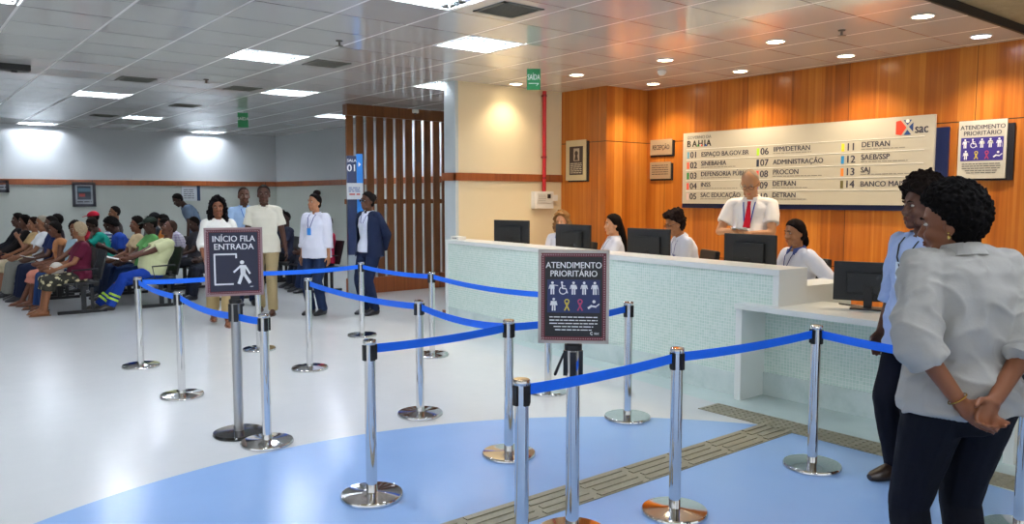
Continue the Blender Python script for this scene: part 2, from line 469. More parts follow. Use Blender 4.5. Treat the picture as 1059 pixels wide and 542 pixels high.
# ---- ceiling lamps
def troffer(i, j, label, zc=CEIL):
    x0, x1, y0, y1 = cx(i)+.014, cx(i+1)-.014, cy(j)+.014, cy(j+1)-.014
    t = thing('ceiling_light', label, 'ceiling light', ((x0+x1)/2, (y0+y1)/2, zc), 0, 'square louvred ceiling lights')
    w, d = (x1-x0)/2, (y1-y0)/2
    bm = NB()
    for a, b in (((-w, -d), (w, -d+.025)), ((-w, d-.025), (w, d)), ((-w, -d), (-w+.025, d)), ((w-.025, -d), (w, d))):
        box(bm, (*a, -.004), (*b, .006))
    bm_obj('frame', bm, FRAMEW, t)
    bm = NB()
    for k in range(1, 4):
        y = -d+2*d*k/4; box(bm, (-w+.02, y-.006, .0), (w-.02, y+.006, .035))
    for k in range(1, 5):
        x = -w+2*w*k/5; box(bm, (x-.006, -d+.02, .0), (x+.006, d-.02, .035))
    bm_obj('louvre', bm, LOUV, t)
    bm_obj('reflector', B((-w+.01, -d+.01, .07), (w-.01, d-.01, .075)), mat('reflector_glow', '#ffffff', .5, emis='#e9f2ff', estr=.6), t)
    for k in range(3):
        y = -d+2*d*(k+.5)/3
        bm = NB(); loft(bm, [(-w+.03, y, .052), (w-.03, y, .052)], [.013, .013], V((0, 1, 0)), 10)
        bm_obj('tube_lamp', bm, LAMPW, t)
for i, j in TROF:
    troffer(i, j, {(3, 7): 'square louvred ceiling light left of centre, over the queue', (5, 4): 'square louvred ceiling light beside the cream wall over the counter',
        (3, 2): 'square louvred ceiling light cut by the top photo edge, next to a vent', (2, 14): 'louvred ceiling light in the dim far left ceiling above the seated people',
        (5, 11): 'louvred ceiling light beyond the grey vent, above the standing woman in white'}.get((i, j), 'far or unseen square louvred ceiling light at tile %d-%d' % (i, j) if False else 'one of the louvred lights farther from the reception, some added unseen'))
def area(loc, sx, sy, power, col=(1, 1, 1), rot=(0, 0, 0), name='lamp'):
    l = bpy.data.lights.new(name, 'AREA'); l.shape = 'RECTANGLE'; l.size = sx; l.size_y = sy; l.energy = power; l.color = col
    o = bpy.data.objects.new(name, l); COL.objects.link(o); o.location = loc; o.rotation_euler = rot; return o
NEAR_FILL = [(-2, -4), (3, -5), (-5, -7), (0, -8), (-6, -2)]  # unseen lights added overhead to brighten the near hall
for i, j in NEAR_FILL:
    x, y = cx(i+.5), cy(j+.5)
    troffer(i, j, 'unseen louvred light added on the rough ceiling to brighten the near hall', 3.165)
    struct(bm_obj('trim_8', B((x-.36, y-.345, 3.242), (x+.36, y+.345, 3.25)), FRAMEW))
for i, (i_, j_) in enumerate(VENT):
    labs = {(4, 2): 'grey square air vent beside the top louvred light', (4, 7): 'grey air vent next to the left louvred ceiling light', (2, 11): 'long dark air vent in the ceiling at the left',
            (4, 15): 'small dark air vent far back in the ceiling, above the bending man', (4, 11): 'dark air vent midway along the left half of the ceiling', (3, 19): 'farthest dark air vent near the back wall'}
    x0, x1, y0, y1 = cx(i_), cx(i_+1), cy(j_), cy(j_+1)
    t = thing('air_vent', labs[(i_, j_)], 'air vent', ((x0+x1)/2, (y0+y1)/2, CEIL), 0, 'ceiling air vents')
    w, d = (x1-x0)/2, (y1-y0)/2; q = .21
    bm = NB()
    for a, b in (((-w, -d), (w, -q)), ((-w, q), (w, d)), ((-w, -q), (-q, q)), ((q, -q), (w, q))): box(bm, (*a, 0), (*b, .006))
    bm_obj('tile_surround', bm, CEILM, t)
    bm = NB()
    for a, b in (((-q, -q), (q, -q+.035)), ((-q, q-.035), (q, q)), ((-q, -q), (-q+.035, q)), ((q-.035, -q), (q, q))): box(bm, (*a, -.008), (*b, .004))
    bm_obj('frame', bm, VENTM, t)
    bm = NB()
    for k in range(12):
        y = -q+.04+k*(2*q-.08)/11; box(bm, (-q+.03, y-.009, -.004), (q-.03, y+.002, .01))
    bm_obj('grille', bm, VENTM, t)
    bm_obj('duct', B((-q+.02, -q+.02, .05), (q-.02, q-.02, .07)), DARKV, t)

# downlights
DL = [(7.0, 3.12), (7.0, 4.53), (6.97, 5.91), (6.94, 7.32), (8.3, 3.15), (8.3, 4.5), (8.3, 5.85), (8.3, 7.24), (6.85, 8.42)]
dlab = ['largest downlight in the row over the staff, nearest the plaster step', 'second downlight from the right in the row over the staff', 'downlight over the staff beside the smoke detector',
        'downlight over the staff just left of the wood corner', 'cooler white downlight by the wood wall under the plaster step', 'downlight by the wood wall above the logo end of the directory',
        'downlight by the wood wall above the left part of the directory', 'downlight by the wood wall close to the inner corner', 'downlight close to the top of the cream wall']
for k, (x, y) in enumerate(DL):
    t = thing('downlight', dlab[k], 'downlight', (x, y, CEIL), 0, 'round recessed downlights')
    bm = lathe(NB(), [(.085, .0), (.1, -.004), (.1, -.007), (.083, -.01), (.083, -.004)], 32)
    bm_obj('trim_ring', bm, FRAMEW, t, smooth=True)
    bm_obj('lens', lathe(NB(), [(0, -.006), (.083, -.006), (.083, -.002), (0, -.002)], 32), mat('lens_cool', '#ffffff', .5, emis='#e6e4ff', estr=14) if k == 4 else LAMPY, t)
    l = bpy.data.lights.new('downlight_lamp', 'SPOT'); l.energy = 100 if x > 8 else (36 if k == 8 else 84); l.spot_size = R(125); l.spot_blend = .8; l.shadow_soft_size = .07
    l.color = (1, .80, .55) if k != 4 else (1, .84, .68)
    o = bpy.data.objects.new('downlight_lamp', l); COL.objects.link(o); o.location = (x, y, CEIL-.02)
# sprinklers, smoke detector, exit sign, ceiling box
for x, y, lb in ((3.62, 7.21, 'small ceiling sprinkler in front of the slatted screen reflection'), (3.43, 10.66, 'small ceiling sprinkler farther left between two vents'), (7.01, 3.85, 'small ceiling sprinkler over the reception between two downlights')):
    t = thing('sprinkler', lb, 'sprinkler', (x, y, CEIL), 0, 'ceiling sprinklers')
    bm_obj('flange', lathe(NB(), [(0, 0), (.035, 0), (.03, -.012), (.01, -.014), (.01, -.05), (0, -.05)], 16), mat('sprinkler_metal', '#6b655c', .4, .8), t)
    bm_obj('deflector', lathe(NB(), [(0, -.05), (.04, -.052), (.04, -.056), (0, -.058)], 12), mat('sprinkler_metal', '#6b655c', .4, .8), t)
o = tag(bm_obj('smoke_detector', lathe(NB(), [(0, 0), (.055, 0), (.055, -.02), (.045, -.035), (.03, -.055), (0, -.058)], 24, (7.55, 6.45, CEIL)), WPLAST, smooth=True), 'small white smoke detector hanging among the downlights', 'smoke detector')
t = thing('exit_sign', 'small green hanging sign reading SAIDA below the ceiling', 'exit sign', (5.72, 6.72, 2.94), math.atan2(-5.72, 6.72))
bm_obj('panel', B((-.075, -.004, -.115), (.075, .004, .115), .002), GREEN, t)
text('lettering', 'SAÍDA', .06, 0, -.005, INKW, t, 'CENTER', .04, -.006, .58)
bm = NB(); stroke(bm, -.055, -.045, .055, -.045, .008, -.005); stroke(bm, .03, -.07, .055, -.045, .008, -.005); bm_obj('arrow', bm, INKW, t)
bm = NB(); tube(bm, [(-.05, 0, .115), (-.05, 0, .24)], .0015, 6); tube(bm, [(.05, 0, .115), (.05, 0, .24)], .0015, 6); bm_obj('wire', bm, BRUSH, t)
t = thing('exit_sign', 'tiny far green exit sign on the ceiling left of the slatted screen', 'exit sign', (5.2, 14.2, 3.02), math.atan2(-5.2, 14.2))
bm_obj('panel', B((-.09, -.005, -.13), (.09, .005, .13), .002), GREEN, t); text('lettering', 'SAÍDA', .05, 0, 0, INKW, t, 'CENTER', .02, -.007)
bm_obj('bracket', B((-.01, -.004, .13), (.01, .004, .16)), BRUSH, t)
t = thing('ceiling_speaker', 'dark boxy fixture hanging under the ceiling at the far left', 'ceiling fixture', (1.31, 10.9, CEIL))
bm_obj('housing', B((-.16, -.1, -.07), (.16, .1, 0), .01), mat('dark_fixture', '#2c2c2a', .5), t); bm_obj('bracket', B((-.03, -.03, -.09), (.03, .03, -.07)), BLACKP, t)

# ================================================================== slatted screen
SY = 11.9
t = thing('slat_screen', 'tall dark brown wooden screen of upright slats beside the blue column', 'slatted screen', (6.06, SY, 0))
bm_obj('header', B((0, -.06, 2.98), (2.24, .1, 3.165), .004), SLAT, t)
bm_obj('base_board', B((.0, -.04, 0), (2.24, .08, .27), .004), RAILW, t)
bm_obj('mid_rail', B((.0, .05, 1.52), (2.24, .09, 1.6)), SLAT, t)
for k in range(12):
    x = .0 + k*.19
    bm_obj('slat', B((x+.0, -.015, .27), (x+.13, .02, 2.98), .003), SLAT, t)
t = thing('camera_box', 'small white box fixed to the header of the slatted screen', 'wall box', (7.35, SY-.065, 3.12))
bm_obj('housing', B((-.05, -.06, -.03), (.05, 0, .03), .006), WPLAST, t); bm_obj('lens', lathe(NB(), [(0, 0), (.02, 0), (.02, -.02), (0, -.02)], 14, (0, -.03, -.03)), BLACKP, t)

# ================================================================== totem "SALA 01"
t = thing('sign_column', 'tall navy and bright blue column sign reading SALA 01', 'sign column', (6.02, 11.55, 0), R(-22))
NAVY = mat('totem_navy', '#13264f', .35); SKY = mat('totem_blue', '#1f86e0', .35); TG = mat('totem_grey', '#8f9aa0', .45)
bm_obj('base', B((-.12, -.09, 0), (.12, .09, .7), .004), TG, t)
bm_obj('body', B((-.12, -.085, .7), (.03, .085, 2.3), .004), NAVY, t)
bm_obj('side_panel', B((.03, -.095, .55), (.13, .09, 2.33), .004), SKY, t)
text('lettering', 'SALA', .045, -.045, 2.2, INKW, t, 'CENTER', .06, -.09); text('lettering', '01', .11, -.045, 2.05, INKW, t, 'CENTER', .06, -.09)
bm = NB(); poly(bm, [(.06, 2.12), (.1, 2.16), (.06, 2.2)], -.097); bm_obj('arrow', bm, INKW, t)
t2 = thing('paper_notice', 'small whitish notice with blue and red print fixed on the column sign', 'notice', (5.94, 11.38, 1.73), R(-22))
bm_obj('sheet', B((-.13, -.004, -.13), (.13, .004, .13)), mat('notice_grey', '#c8ccd0', .5), t2)
bm = NB(); rn = random.Random(3)
for q in range(3): dashes(bm, -.1, .05-q*.03, .18, .018, -.005, rn)
bm_obj('small_print', bm, mat('print_blue', '#2a4a94', .5), t2)
bm = NB(); dashes(bm, -.09, -.06, .17, .03, -.005, rn); bm_obj('red_print', bm, mat('print_red', '#b8302c', .5), t2)

# ================================================================== wall fittings on the cream wall
t = thing('sprinkler_pipe', 'red fire pipe running down the cream wall to the white alarm box', 'pipe', (7.56, 8.64, 0))
bm = NB(); loft(bm, [(0, 0, 1.72), (0, 0, CEIL-.02)], [.028, .028], V((1, 0, 0)), 16); bm_obj('pipe', bm, RED, t, smooth=True)
for z in (3.08, 2.2, 1.9):
    bm = NB(); loft(bm, [(0, 0, z), (0, 0, z+.03)], [.034, .034], V((1, 0, 0)), 16); box(bm, (-.012, .02, z+.005), (.012, .06, z+.025)); bm_obj('clamp', bm, mat('clamp_red', '#8c1518', .4), t)
t = thing('alarm_panel', 'white fire alarm box at the foot of the red pipe', 'alarm box', (7.55, 8.7, 1.6))
bm_obj('housing', B((-.19, -.09, -.13), (.17, 0, .12), .01), WPLAST, t)
bm_obj('cover', B((-.15, -.1, -.05), (.14, -.09, .095), .003), mat('cover_grey', '#d6d4ca', .4), t)
bm_obj('display', B((.04, -.104, .02), (.1, -.1, .08)), BLACKP, t)
bm = NB(); rn = random.Random(5)
for q in range(4): dashes(bm, -.13, .06-.025*q, .14, .008, -.101, rn)
bm_obj('small_print', bm, mat('print_grey', '#8a8a86', .5), t)
bm_obj('side_box', B((.18, -.07, -.02), (.27, 0, .07), .006), WPLAST, t)

# ================================================================== wall signs (facing -X)
def wsign(name, label, cat, y, z, x=XW-.0): return thing(name, label, cat, (x, y, z), -PI/2)
def rows_uv(px): pass
# --- directory board: local X to the viewer's right, origin at its upper left corner
SYL, SZT = 7.06, 2.515
BOARD = mat('board_face', '#bab4a4', .4); BLINE = mat('board_line', '#eeece4', .4)
W_, H_ = 3.34, .965
t = wsign('directory_board', 'wide pale directory board listing numbered services 01 to 14', 'sign board', SYL, SZT, XW-.035)
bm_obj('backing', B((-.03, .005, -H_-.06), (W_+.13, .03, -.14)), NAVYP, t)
bm_obj('panel', B((0, -.03, -H_), (W_, .005, 0), .002), BOARD, t)
rowz = [-.245, -.385, -.525, -.665, -.805]
bm = NB()
for z in [-.228, -.370, -.512, -.654, -.796]:
    slab(bm, .06, z, W_-.1, z+.007, -.031, .003)
bm_obj('row_line', bm, BLINE, t)
cols = [(.075, ['01', '02', '03', '04', '05'], ['ESPAÇO BA.GOV.BR', 'SINEBAHIA', 'DEFENSORIA PÚBLICA', 'INSS', 'SAC EDUCAÇÃO'], ['#6aa7c8', '#e8644a', '#2c8a4a', '#e8584a', '#d8b8b4']),
        (1.18, ['06', '07', '08', '09', '10'], ['IIPM/DETRAN', 'ADMINISTRAÇÃO', 'PROCON', 'DETRAN', 'DETRAN'], ['#a8d83a', '#24304a', '#e8504a', '#8a6ab0', '#5a5a5a']),
        (2.31, ['11', '12', '13', '14'], ['DETRAN', 'SAEB/SSP', 'SAJ', 'BANCO MAIS'], ['#f2d43a', '#2a8ac8', '#f08a3a', '#6a6238'])]
rn = random.Random(11)
BI = mat('board_ink', '#2b2a40', .5)
for ci, (u, nums, names, cc) in enumerate(cols):
    for k, (a, b, c) in enumerate(zip(nums, names, cc)):
        z = -.228-.142*k - .112
        bm = NB(); slab(bm, u, z-.008, u+.035, z+.082, -.031, .002); bm_obj('colour_mark', bm, mat('mark_'+c, c, .5), t)
        text('number', a, .084, u+.05, z, BI, t, bold=.07, y=-.032, sx=1.0)
        has = b not in ('ADMINISTRAÇÃO', 'BANCO MAIS', 'ESPAÇO BA.GOV.BR')
        text('service_name', b, .06, u+.235, z+(.03 if has else .012), BI, t, bold=.07, y=-.032, sx=.98)
        if has:
            bm = NB(); dashes(bm, u+.235, z+.002, rn.uniform(.45, .68), .013, -.031, rn); bm_obj('small_print', bm, mat('print_brown', '#86827a', .5), t)
text('logo_caption', 'GOVERNO DA', .042, .07, -.085, mat('gov_grey', '#6d6f6c', .5), t, y=-.032, sx=1.02)
for k, (ch, c) in enumerate(zip('BAHIA', ['#1c1c1c', '#1c1c1c', '#1c1c1c', '#1c1c1c', '#1c1c1c'])):
    text('logo_letter', ch, .085, .065+[0, .09, .185, .285, .325][k], -.19, mat('gov_black', '#1b1a1c', .5), t, bold=.1, y=-.032, sx=.95)
bm = NB()
for k, c in enumerate(['#2c9a4a', '#e0342c', '#2a6ac0']):
    b2 = NB(); poly(b2, [(.24+.065*k, -.19), (.27+.065*k, -.19), (.255+.065*k, -.155)], -.034); bm_obj('logo_accent', b2, mat('acc'+c, c, .5), t)
bm.free()
# sac mark
LX, LZ = W_-.33, -.14
b2 = NB(); poly(b2, [(LX-.08, LZ-.05), (LX-.08, LZ+.09), (LX-.03, LZ+.1), (LX+.035, LZ+.02), (LX-.02, LZ-.06)], -.032); bm_obj('logo_red', b2, mat('logo_red', '#e2452e', .4), t)
b2 = NB(); poly(b2, [(LX, LZ+.1), (LX+.09, LZ+.1), (LX+.045, LZ+.045)], -.032); poly(b2, [(LX+.005, LZ-.06), (LX+.085, LZ-.06), (LX+.045, LZ-.005)], -.032); poly(b2, [(LX+.06, LZ+.025), (LX+.105, LZ+.07), (LX+.105, LZ-.03)], -.032)
bm_obj('logo_blue', b2, mat('logo_blue', '#24447e', .4), t)
b2 = NB(); disc(b2, LX+.045, LZ+.088, .02, -.0335); bm_obj('logo_head', b2, BLINE, t)
text('logo_word', 'sac', .1, LX+.12, LZ-.045, BI, t, bold=.08, y=-.032, sx=.8)

def priority_print(t, w, h, y, inkm, blue, rn, title=.0):
    "two title lines, blue band with nine pictograms, small print"
    ht = h*.075
    text('lettering', 'ATENDIMENTO', ht, 0, h*.36, inkm, t, 'CENTER', .06, y, .9*w/(ht*9.3))
    text('lettering', 'PRIORITÁRIO', ht, 0, h*.255, inkm, t, 'CENTER', .06, y, .86*w/(ht*8.9))
    bm = NB(); slab(bm, -w*.46, -h*.2, w*.46, h*.215, y+.0015, .001); bm_obj('pictogram_band', bm, blue, t)
    cnt = [0, 0]; s = h*.165
    for k, rw in ICONS:
        n = 5 if rw == 0 else 4
        i = cnt[rw]; cnt[rw] += 1
        x = -w*.46 + w*.92*(i+.5)/n; z = h*(.03 if rw == 0 else -.175)
        bm = NB(); pict(bm, k, x, z, s, y-.0005)
        m = inkm if inkm is INKW else INKW
        if k == 'ribbon': m = RIB1 if i == 1 else RIB2
        bm_obj('pictogram', bm, m, t)
    bm = NB()
    for q in range(5):
        ww = w*(.84-.05*q*(q > 2)); dashes(bm, -ww/2, -h*(.26+.04*q), ww, h*.016, y, rn)
    bm_obj('small_print', bm, inkm, t)
t = wsign('wall_notice', 'white wall notice ATENDIMENTO PRIORITARIO with purple pictogram band on the wood wall', 'sign board', 3.265, 2.125, XW-.025)
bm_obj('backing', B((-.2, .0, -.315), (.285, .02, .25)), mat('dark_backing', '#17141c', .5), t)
bm_obj('panel', B((-.225, -.02, -.295), (.225, 0, .295), .002), mat('notice_face', '#c6c1b2', .45), t)
priority_print(t, .43, .57, -.022, mat('notice_ink', '#3a3844', .5), mat('notice_purple', '#3b2f86', .5), random.Random(4))
# reception plaques
def plaque(name, label, y, z, w, h, lines, title=None):
    t = wsign(name, label, 'plaque', y, z, XW-.015)
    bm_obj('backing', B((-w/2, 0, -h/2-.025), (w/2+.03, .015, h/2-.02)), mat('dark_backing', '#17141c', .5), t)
    bm_obj('panel', B((-w/2, -.015, -h/2), (w/2, 0, h/2), .002), mat('plaque_metal', '#b5a78c', .35, .4), t)
    if title: text('lettering', title, h*.3, 0, -h*.15, INK, t, 'CENTER', .02, -.017, .82*w/(h*.3*7.4))
    if lines:
        bm = NB(); rn = random.Random(8)
        for q in range(lines): dashes(bm, -w*.4, h*.28-q*h*.13, w*.8, h*.05, -.016, rn)
        bm_obj('small_print', bm, INK, t)
plaque('wall_plaque', 'metal plaque reading RECEPCAO beside the inner corner', 7.49, 2.35, .40, .22, 0, 'RECEPÇÃO')
plaque('wall_plaque', 'metal plaque with small print directly below the reception plaque', 7.5, 2.02, .38, .24, 5)
t = thing('framed_certificate', 'pale framed certificate with a dark picture on the narrow wood pier', 'framed notice', (7.95, 8.35, 2.17), -PI/2)
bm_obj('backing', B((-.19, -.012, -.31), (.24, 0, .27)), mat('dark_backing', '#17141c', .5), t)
bm_obj('frame', B((-.22, -.03, -.29), (.2, -.012, .29), .003), mat('cert_mat', '#c4b48e', .4), t)
bm_obj('picture', B((-.14, -.033, -.21), (.14, -.03, .2)), mat('cert_dark', '#3d2f2c', .4), t)
bm_obj('photo', B((-.05, -.036, -.01), (.07, -.033, .17)), mat('cert_photo', '#b3a591', .4), t)
bm = NB(); disc(bm, .01, .1, .035, -.037); poly(bm, [(-.03, .0), (.05, .0), (.03, .07), (-.01, .07)], -.037); bm_obj('portrait', bm, mat('cert_dark', '#3d2f2c', .4), t)
bm = NB(); rn = random.Random(2)
for q in range(6): dashes(bm, -.12, -.05-.027*q, .24, .013, -.034, rn)
bm_obj('small_print', bm, mat('cert_ink', '#d8cbb4', .5), t)
# far wall pictures (facing -Y)
def wframe(x, z, w, h, label, col):
    t = thing('framed_poster', label, 'framed poster', (x, FY, z))
    bm = NB()
    for a, b in (((-w/2, -h/2), (w/2, -h/2+.06)), ((-w/2, h/2-.06), (w/2, h/2)), ((-w/2, -h/2), (-w/2+.06, h/2)), ((w/2-.06, -h/2), (w/2, h/2))): box(bm, (a[0], -.03, a[1]), (b[0], 0, b[1]))
    bm_obj('frame', bm, mat('frame_dark', '#2a2b34', .4), t)
    bm_obj('mount', B((-w/2+.05, -.02, -h/2+.05), (w/2-.05, 0, h/2-.05)), mat('mount_grey', '#9ea3a8', .5), t)
    if w > .3:
        bm_obj('poster', B((-w/2+.1, -.024, -h/2+.16), (w/2-.1, -.02, h/2-.09)), mat('poster_dark', '#27303c', .4), t)
        bm = NB(); slab(bm, -.1, -.05, .02, .02, -.024); bm_obj('poster_red', bm, mat('poster_red', '#9a3a34', .5), t)
        bm = NB(); slab(bm, -.12, .06, .13, .14, -.024); bm_obj('poster_teal', bm, mat('poster_teal', '#4a6a7a', .5), t)
        bm = NB(); rn = random.Random(9); dashes(bm, -.14, -h/2+.1, .28, .03, -.021, rn); bm_obj('small_print', bm, INK, t)
wframe(3.60, 1.69, .47, .55, 'dark framed poster on the far wall right above the seated crowd', '')
wframe(1.98, 1.86, .4, .26, 'small dark frame on the far wall at the left photo edge', '')
t = thing('wall_notice', 'pale notice with navy edge on the far wall behind the bending man', 'notice', (5.9, FY, 1.8))
bm_obj('backing', B((-.2, -.012, -.26), (.24, 0, .1)), mat('navy_edge', '#243a5c', .5), t); bm_obj('sheet', B((-.2, -.02, -.26), (.16, -.012, .1)), mat('notice_grey', '#c8ccd0', .5), t)
bm = NB(); rn = random.Random(6)
for q in range(5): dashes(bm, -.15, .0-.05*q, .24, .02, -.021, rn)
bm_obj('small_print', bm, INK, t)

# ================================================================== reception counter
CY0 = 3.42
CROT = -math.atan(.075)
ct = thing('reception_counter', 'long white reception counter faced with pale mint mosaic tiles', 'counter', (5.42, CY0, 0), CROT)
CL = 5.22
bm_obj('countertop', B((0, .0, 1.03), (.36, CL, 1.08), .004), WHITE, ct)
bm = NB(); box(bm, (.0, 0, .79), (.36, .055, 1.03), .003); bm_obj('end_panel', bm, WHITE, ct)
bm_obj('end_panel', B((0, CL-.06, 0), (.36, CL, 1.03), .003), WHITE, ct)
bm_obj('tile_front', B((.012, .055, .79), (.06, .34, 1.03)), MOSAIC, ct, label='pale mint mosaic over the low desk')
bm_obj('tile_front', B((.012, .34, .19), (.06, CL-.06, 1.03)), MOSAIC, ct, label='pale mint mosaic front')
bm_obj('skirting', B((.006, .34, 0), (.06, CL-.06, .19)), MARBLE, ct, label='pale marble skirting')
bm_obj('carcass', B((.06, .34, 0), (.36, CL-.06, 1.03)), WHITE, ct)
bm_obj('worktop', B((.36, .03, .74), (.98, CL-.02, .78), .003), WHITE, ct, label='lower inner worktop')
bm = NB(); box(bm, (.36, .0, 0), (.98, .05, .93)); bm_obj('side_panel', bm, WHITE, ct)
bm_obj('side_box', B((.36, .05, .78), (.98, .3, .93), .003), WHITE, ct)
# staff platform
struct(bm_obj('trim_7', B((6.45, 3.5, 0), (8.78, 8.66, .1)), mat('platform_vinyl', '#b9b9b4', .5)))
dk = thing('reception_desk', 'low white desk with mosaic front standing at the end of the counter', 'desk', (5.33, 3.76, 0))
bm_obj('desktop', B((0, -2.05, .745), (.68, 0, .79), .004), WHITE, dk)
bm_obj('side_panel', B((.02, -.06, 0), (.36, -.0, .745), .003), WHITE, dk)
bm_obj('side_panel', B((.02, -2.03, 0), (.66, -1.97, .745), .003), WHITE, dk)
bm_obj('tile_front', B((.35, -1.97, .19), (.4, -.06, .745)), MOSAIC, dk)
bm_obj('skirting', B((.335, -1.97, 0), (.4, -.06, .19)), MARBLE, dk)
def on_counter(u, v, z=0):  # local counter -> world
    p = Matrix.Rotation(CROT, 3, 'Z') @ V((u, v, z)); return V((5.42, CY0, 0)) + p
# monitors
def monitor(loc, rz, label, w=.56, h=.335, zc=None, front=False):
    t = thing('monitor', label, 'monitor', loc, rz, 'black computer monitors')
    z0 = zc if zc else .12
    # local: screen faces -Y ; back +Y
    bm = B((-w/2, 0, z0), (w/2, .022, z0+h), .004); box(bm, (-w*.3, .02, z0+.06), (w*.3, .045, z0+h-.08), .008); bm_obj('casing', bm, MONB, t)
    bm_obj('screen', B((-w/2+.01, -.002, z0+.014), (w/2-.01, .001, z0+h-.01)), SCREEN, t)
    bm_obj('stand', B((-.03, .03, .01), (.03, .05, z0+.12), .004), BLACKP, t)
    bm_obj('foot', B((-.12, -.06, 0), (.12, .11, .012), .004), BLACKP, t)
    bm_obj('badge', B((-.035, .0455, z0+h-.075), (.035, .0465, z0+h-.06)), mat('badge_dark', '#0e0f10', .3), t)
    return t
monitor((6.3, 7.82, .78), R(90+14), 'black monitor at the far left end of the counter, alone before the cream wall', zc=.235, h=.33)
monitor((6.25, 6.62, .78), R(90+2), 'black monitor in front of the curly haired woman', zc=.21)
monitor((6.22, 5.45, .78), R(92), 'black monitor in front of the woman with glasses bending down', zc=.2)
monitor((6.18, 4.2, .78), R(88), 'black monitor below the standing man with the red tie', zc=.19)
monitor((5.86, 2.93, .79), R(112), 'black monitor on the low desk behind the waiting woman in light blue', zc=.06, h=.30, w=.5)
t = thing('network_box', 'small white box on the counter top at its left end', 'box', on_counter(.12, 5.08, 1.08), CROT)
bm_obj('housing', B((-.06, -.1, 0), (.06, .1, .045), .006), WPLAST, t); bm_obj('slot', B((-.061, -.06, .018), (-.0605, .06, .026)), BLACKP, t)
bm = NB(); tube(bm, [(5.93, 3.2, .797), (5.9, 3.0, .797), (5.84, 2.8, .797), (5.9, 2.6, .797)], .006, 8)
tag(bm_obj('cable', bm, BLACKP), 'black cable lying on the low desk at the foot of its monitor', 'cable')

# ================================================================== barrier posts and belts
def post(x, y, label, belts=True):
    t = thing('barrier_post', label, 'barrier post', (x, y, 0), 0, 'chrome queue posts')
    bm_obj('base', lathe(NB(), [(0, 0), (.168, 0), (.172, .004), (.172, .018), (.166, .026), (.06, .031), (.04, .034), (0, .034)], 56), CHROME, t, smooth=True)
    bm_obj('pole', lathe(NB(), [(0, .034), (.0305, .034), (.0305, .855), (0, .855)], 32), CHROME, t, smooth=True)
    bm = NB()
    for k in range(4):
        a = k*PI/2; c, s = math.cos(a), math.sin(a)
        M = Matrix.Rotation(a, 4, 'Z') @ Matrix.Translation((.031, 0, .808)) @ Matrix.Diagonal((.016, .026, .085, 1))
        bmesh.ops.create_cube(bm, size=1, matrix=M)
    bm_obj('belt_socket', bm, BLACKP, t)
    bm_obj('cap', lathe(NB(), [(0, .853), (.036, .853), (.037, .86), (.037, .87), (.034, .876), (0, .877)], 32), CHROME, t, smooth=True)
    return t
for o in (1,):
    pass
P = dict(a=(1.9, 8.1), b=(1.87, 6.67), c=(1.94, 5.02), q=(3.11, 8.2), d=(3.13, 6.97), e=(4.38, 8.27), f=(4.39, 6.77), g=(3.11, 4.97), h=(2.03, 3.75),
         i=(3.05, 3.82), j=(4.32, 4.88), k=(4.26, 3.92), l=(4.36, 2.49), m=(3.15, 2.56), n=(2.09, 2.53), r=(4.28, 1.34))
PL = dict(a='chrome post at the far left corner of the queue, two blue belts leaving it', b='second chrome post from the left, between the far left corner and the entrance sign', c='chrome post standing just in front of the entrance sign stand',
          q='chrome post half hidden behind the entrance sign', d='chrome post in front of the woman wearing a white shirt and blue badge', e='chrome post in front of the guard woman by the column sign',
          f='chrome post before the left end of the counter', g='chrome post on the pale floor at the edge of the blue area, mid queue', h='chrome post standing alone on the blue floor, left foreground',
          i='chrome post at which three blue belts meet', j='chrome post partly hidden behind the priority sign', k='chrome post right of the priority sign, nearest the counter tiles',
          l='chrome post in front of the low desk', m='chrome post in the centre foreground between the priority sign and the desk', n='nearest chrome post, cut by the bottom edge left of the priority sign', r='chrome post cut by the right photo edge behind the woman with clasped hands')
for k, p in P.items(): post(*p, PL[k])
def belt(p, q, sag, label, z=.825, z2=None):
    z2 = z2 if z2 is not None else z
    p, q = V((*p, z)), V((*q, z2)); d = (q-p); d.z = 0; d.normalize(); p = p+d*.036; q = q-d*.036
    nrm = V((-d.y, d.x, 0))*.0012; bm = NB(); n = 16; rows = []
    for i in range(n+1):
        s = i/n; c = p.lerp(q, s); c.z -= sag*4*s*(1-s)
        rows.append([bm.verts.new(c+nrm+V((0, 0, .024))), bm.verts.new(c+nrm-V((0, 0, .024))), bm.verts.new(c-nrm-V((0, 0, .024))), bm.verts.new(c-nrm+V((0, 0, .024)))])
    for A, C in zip(rows, rows[1:]):
        for k in range(4): bm.faces.new((A[k], A[(k+1) % 4], C[(k+1) % 4], C[k]))
    bm.faces.new(rows[0]); bm.faces.new(rows[-1][::-1])
    t = thing('barrier_belt', label, 'barrier belt', tuple(p), 0, 'blue queue belts')
    bm.transform(Matrix.Translation(-p))
    bm_obj('strap', bm, BELT, t, smooth=False)
    e = (q-p); M = Matrix.Rotation(math.atan2(d.y, d.x), 4, 'Z')
    bm = B((-.008, -.008, -.03), (.006, .008, .03), .002); bm.transform(Matrix.Translation(e) @ M); bm_obj('belt_clip', bm, BLACKP, t)
SP1 = (1.87, 5.35)
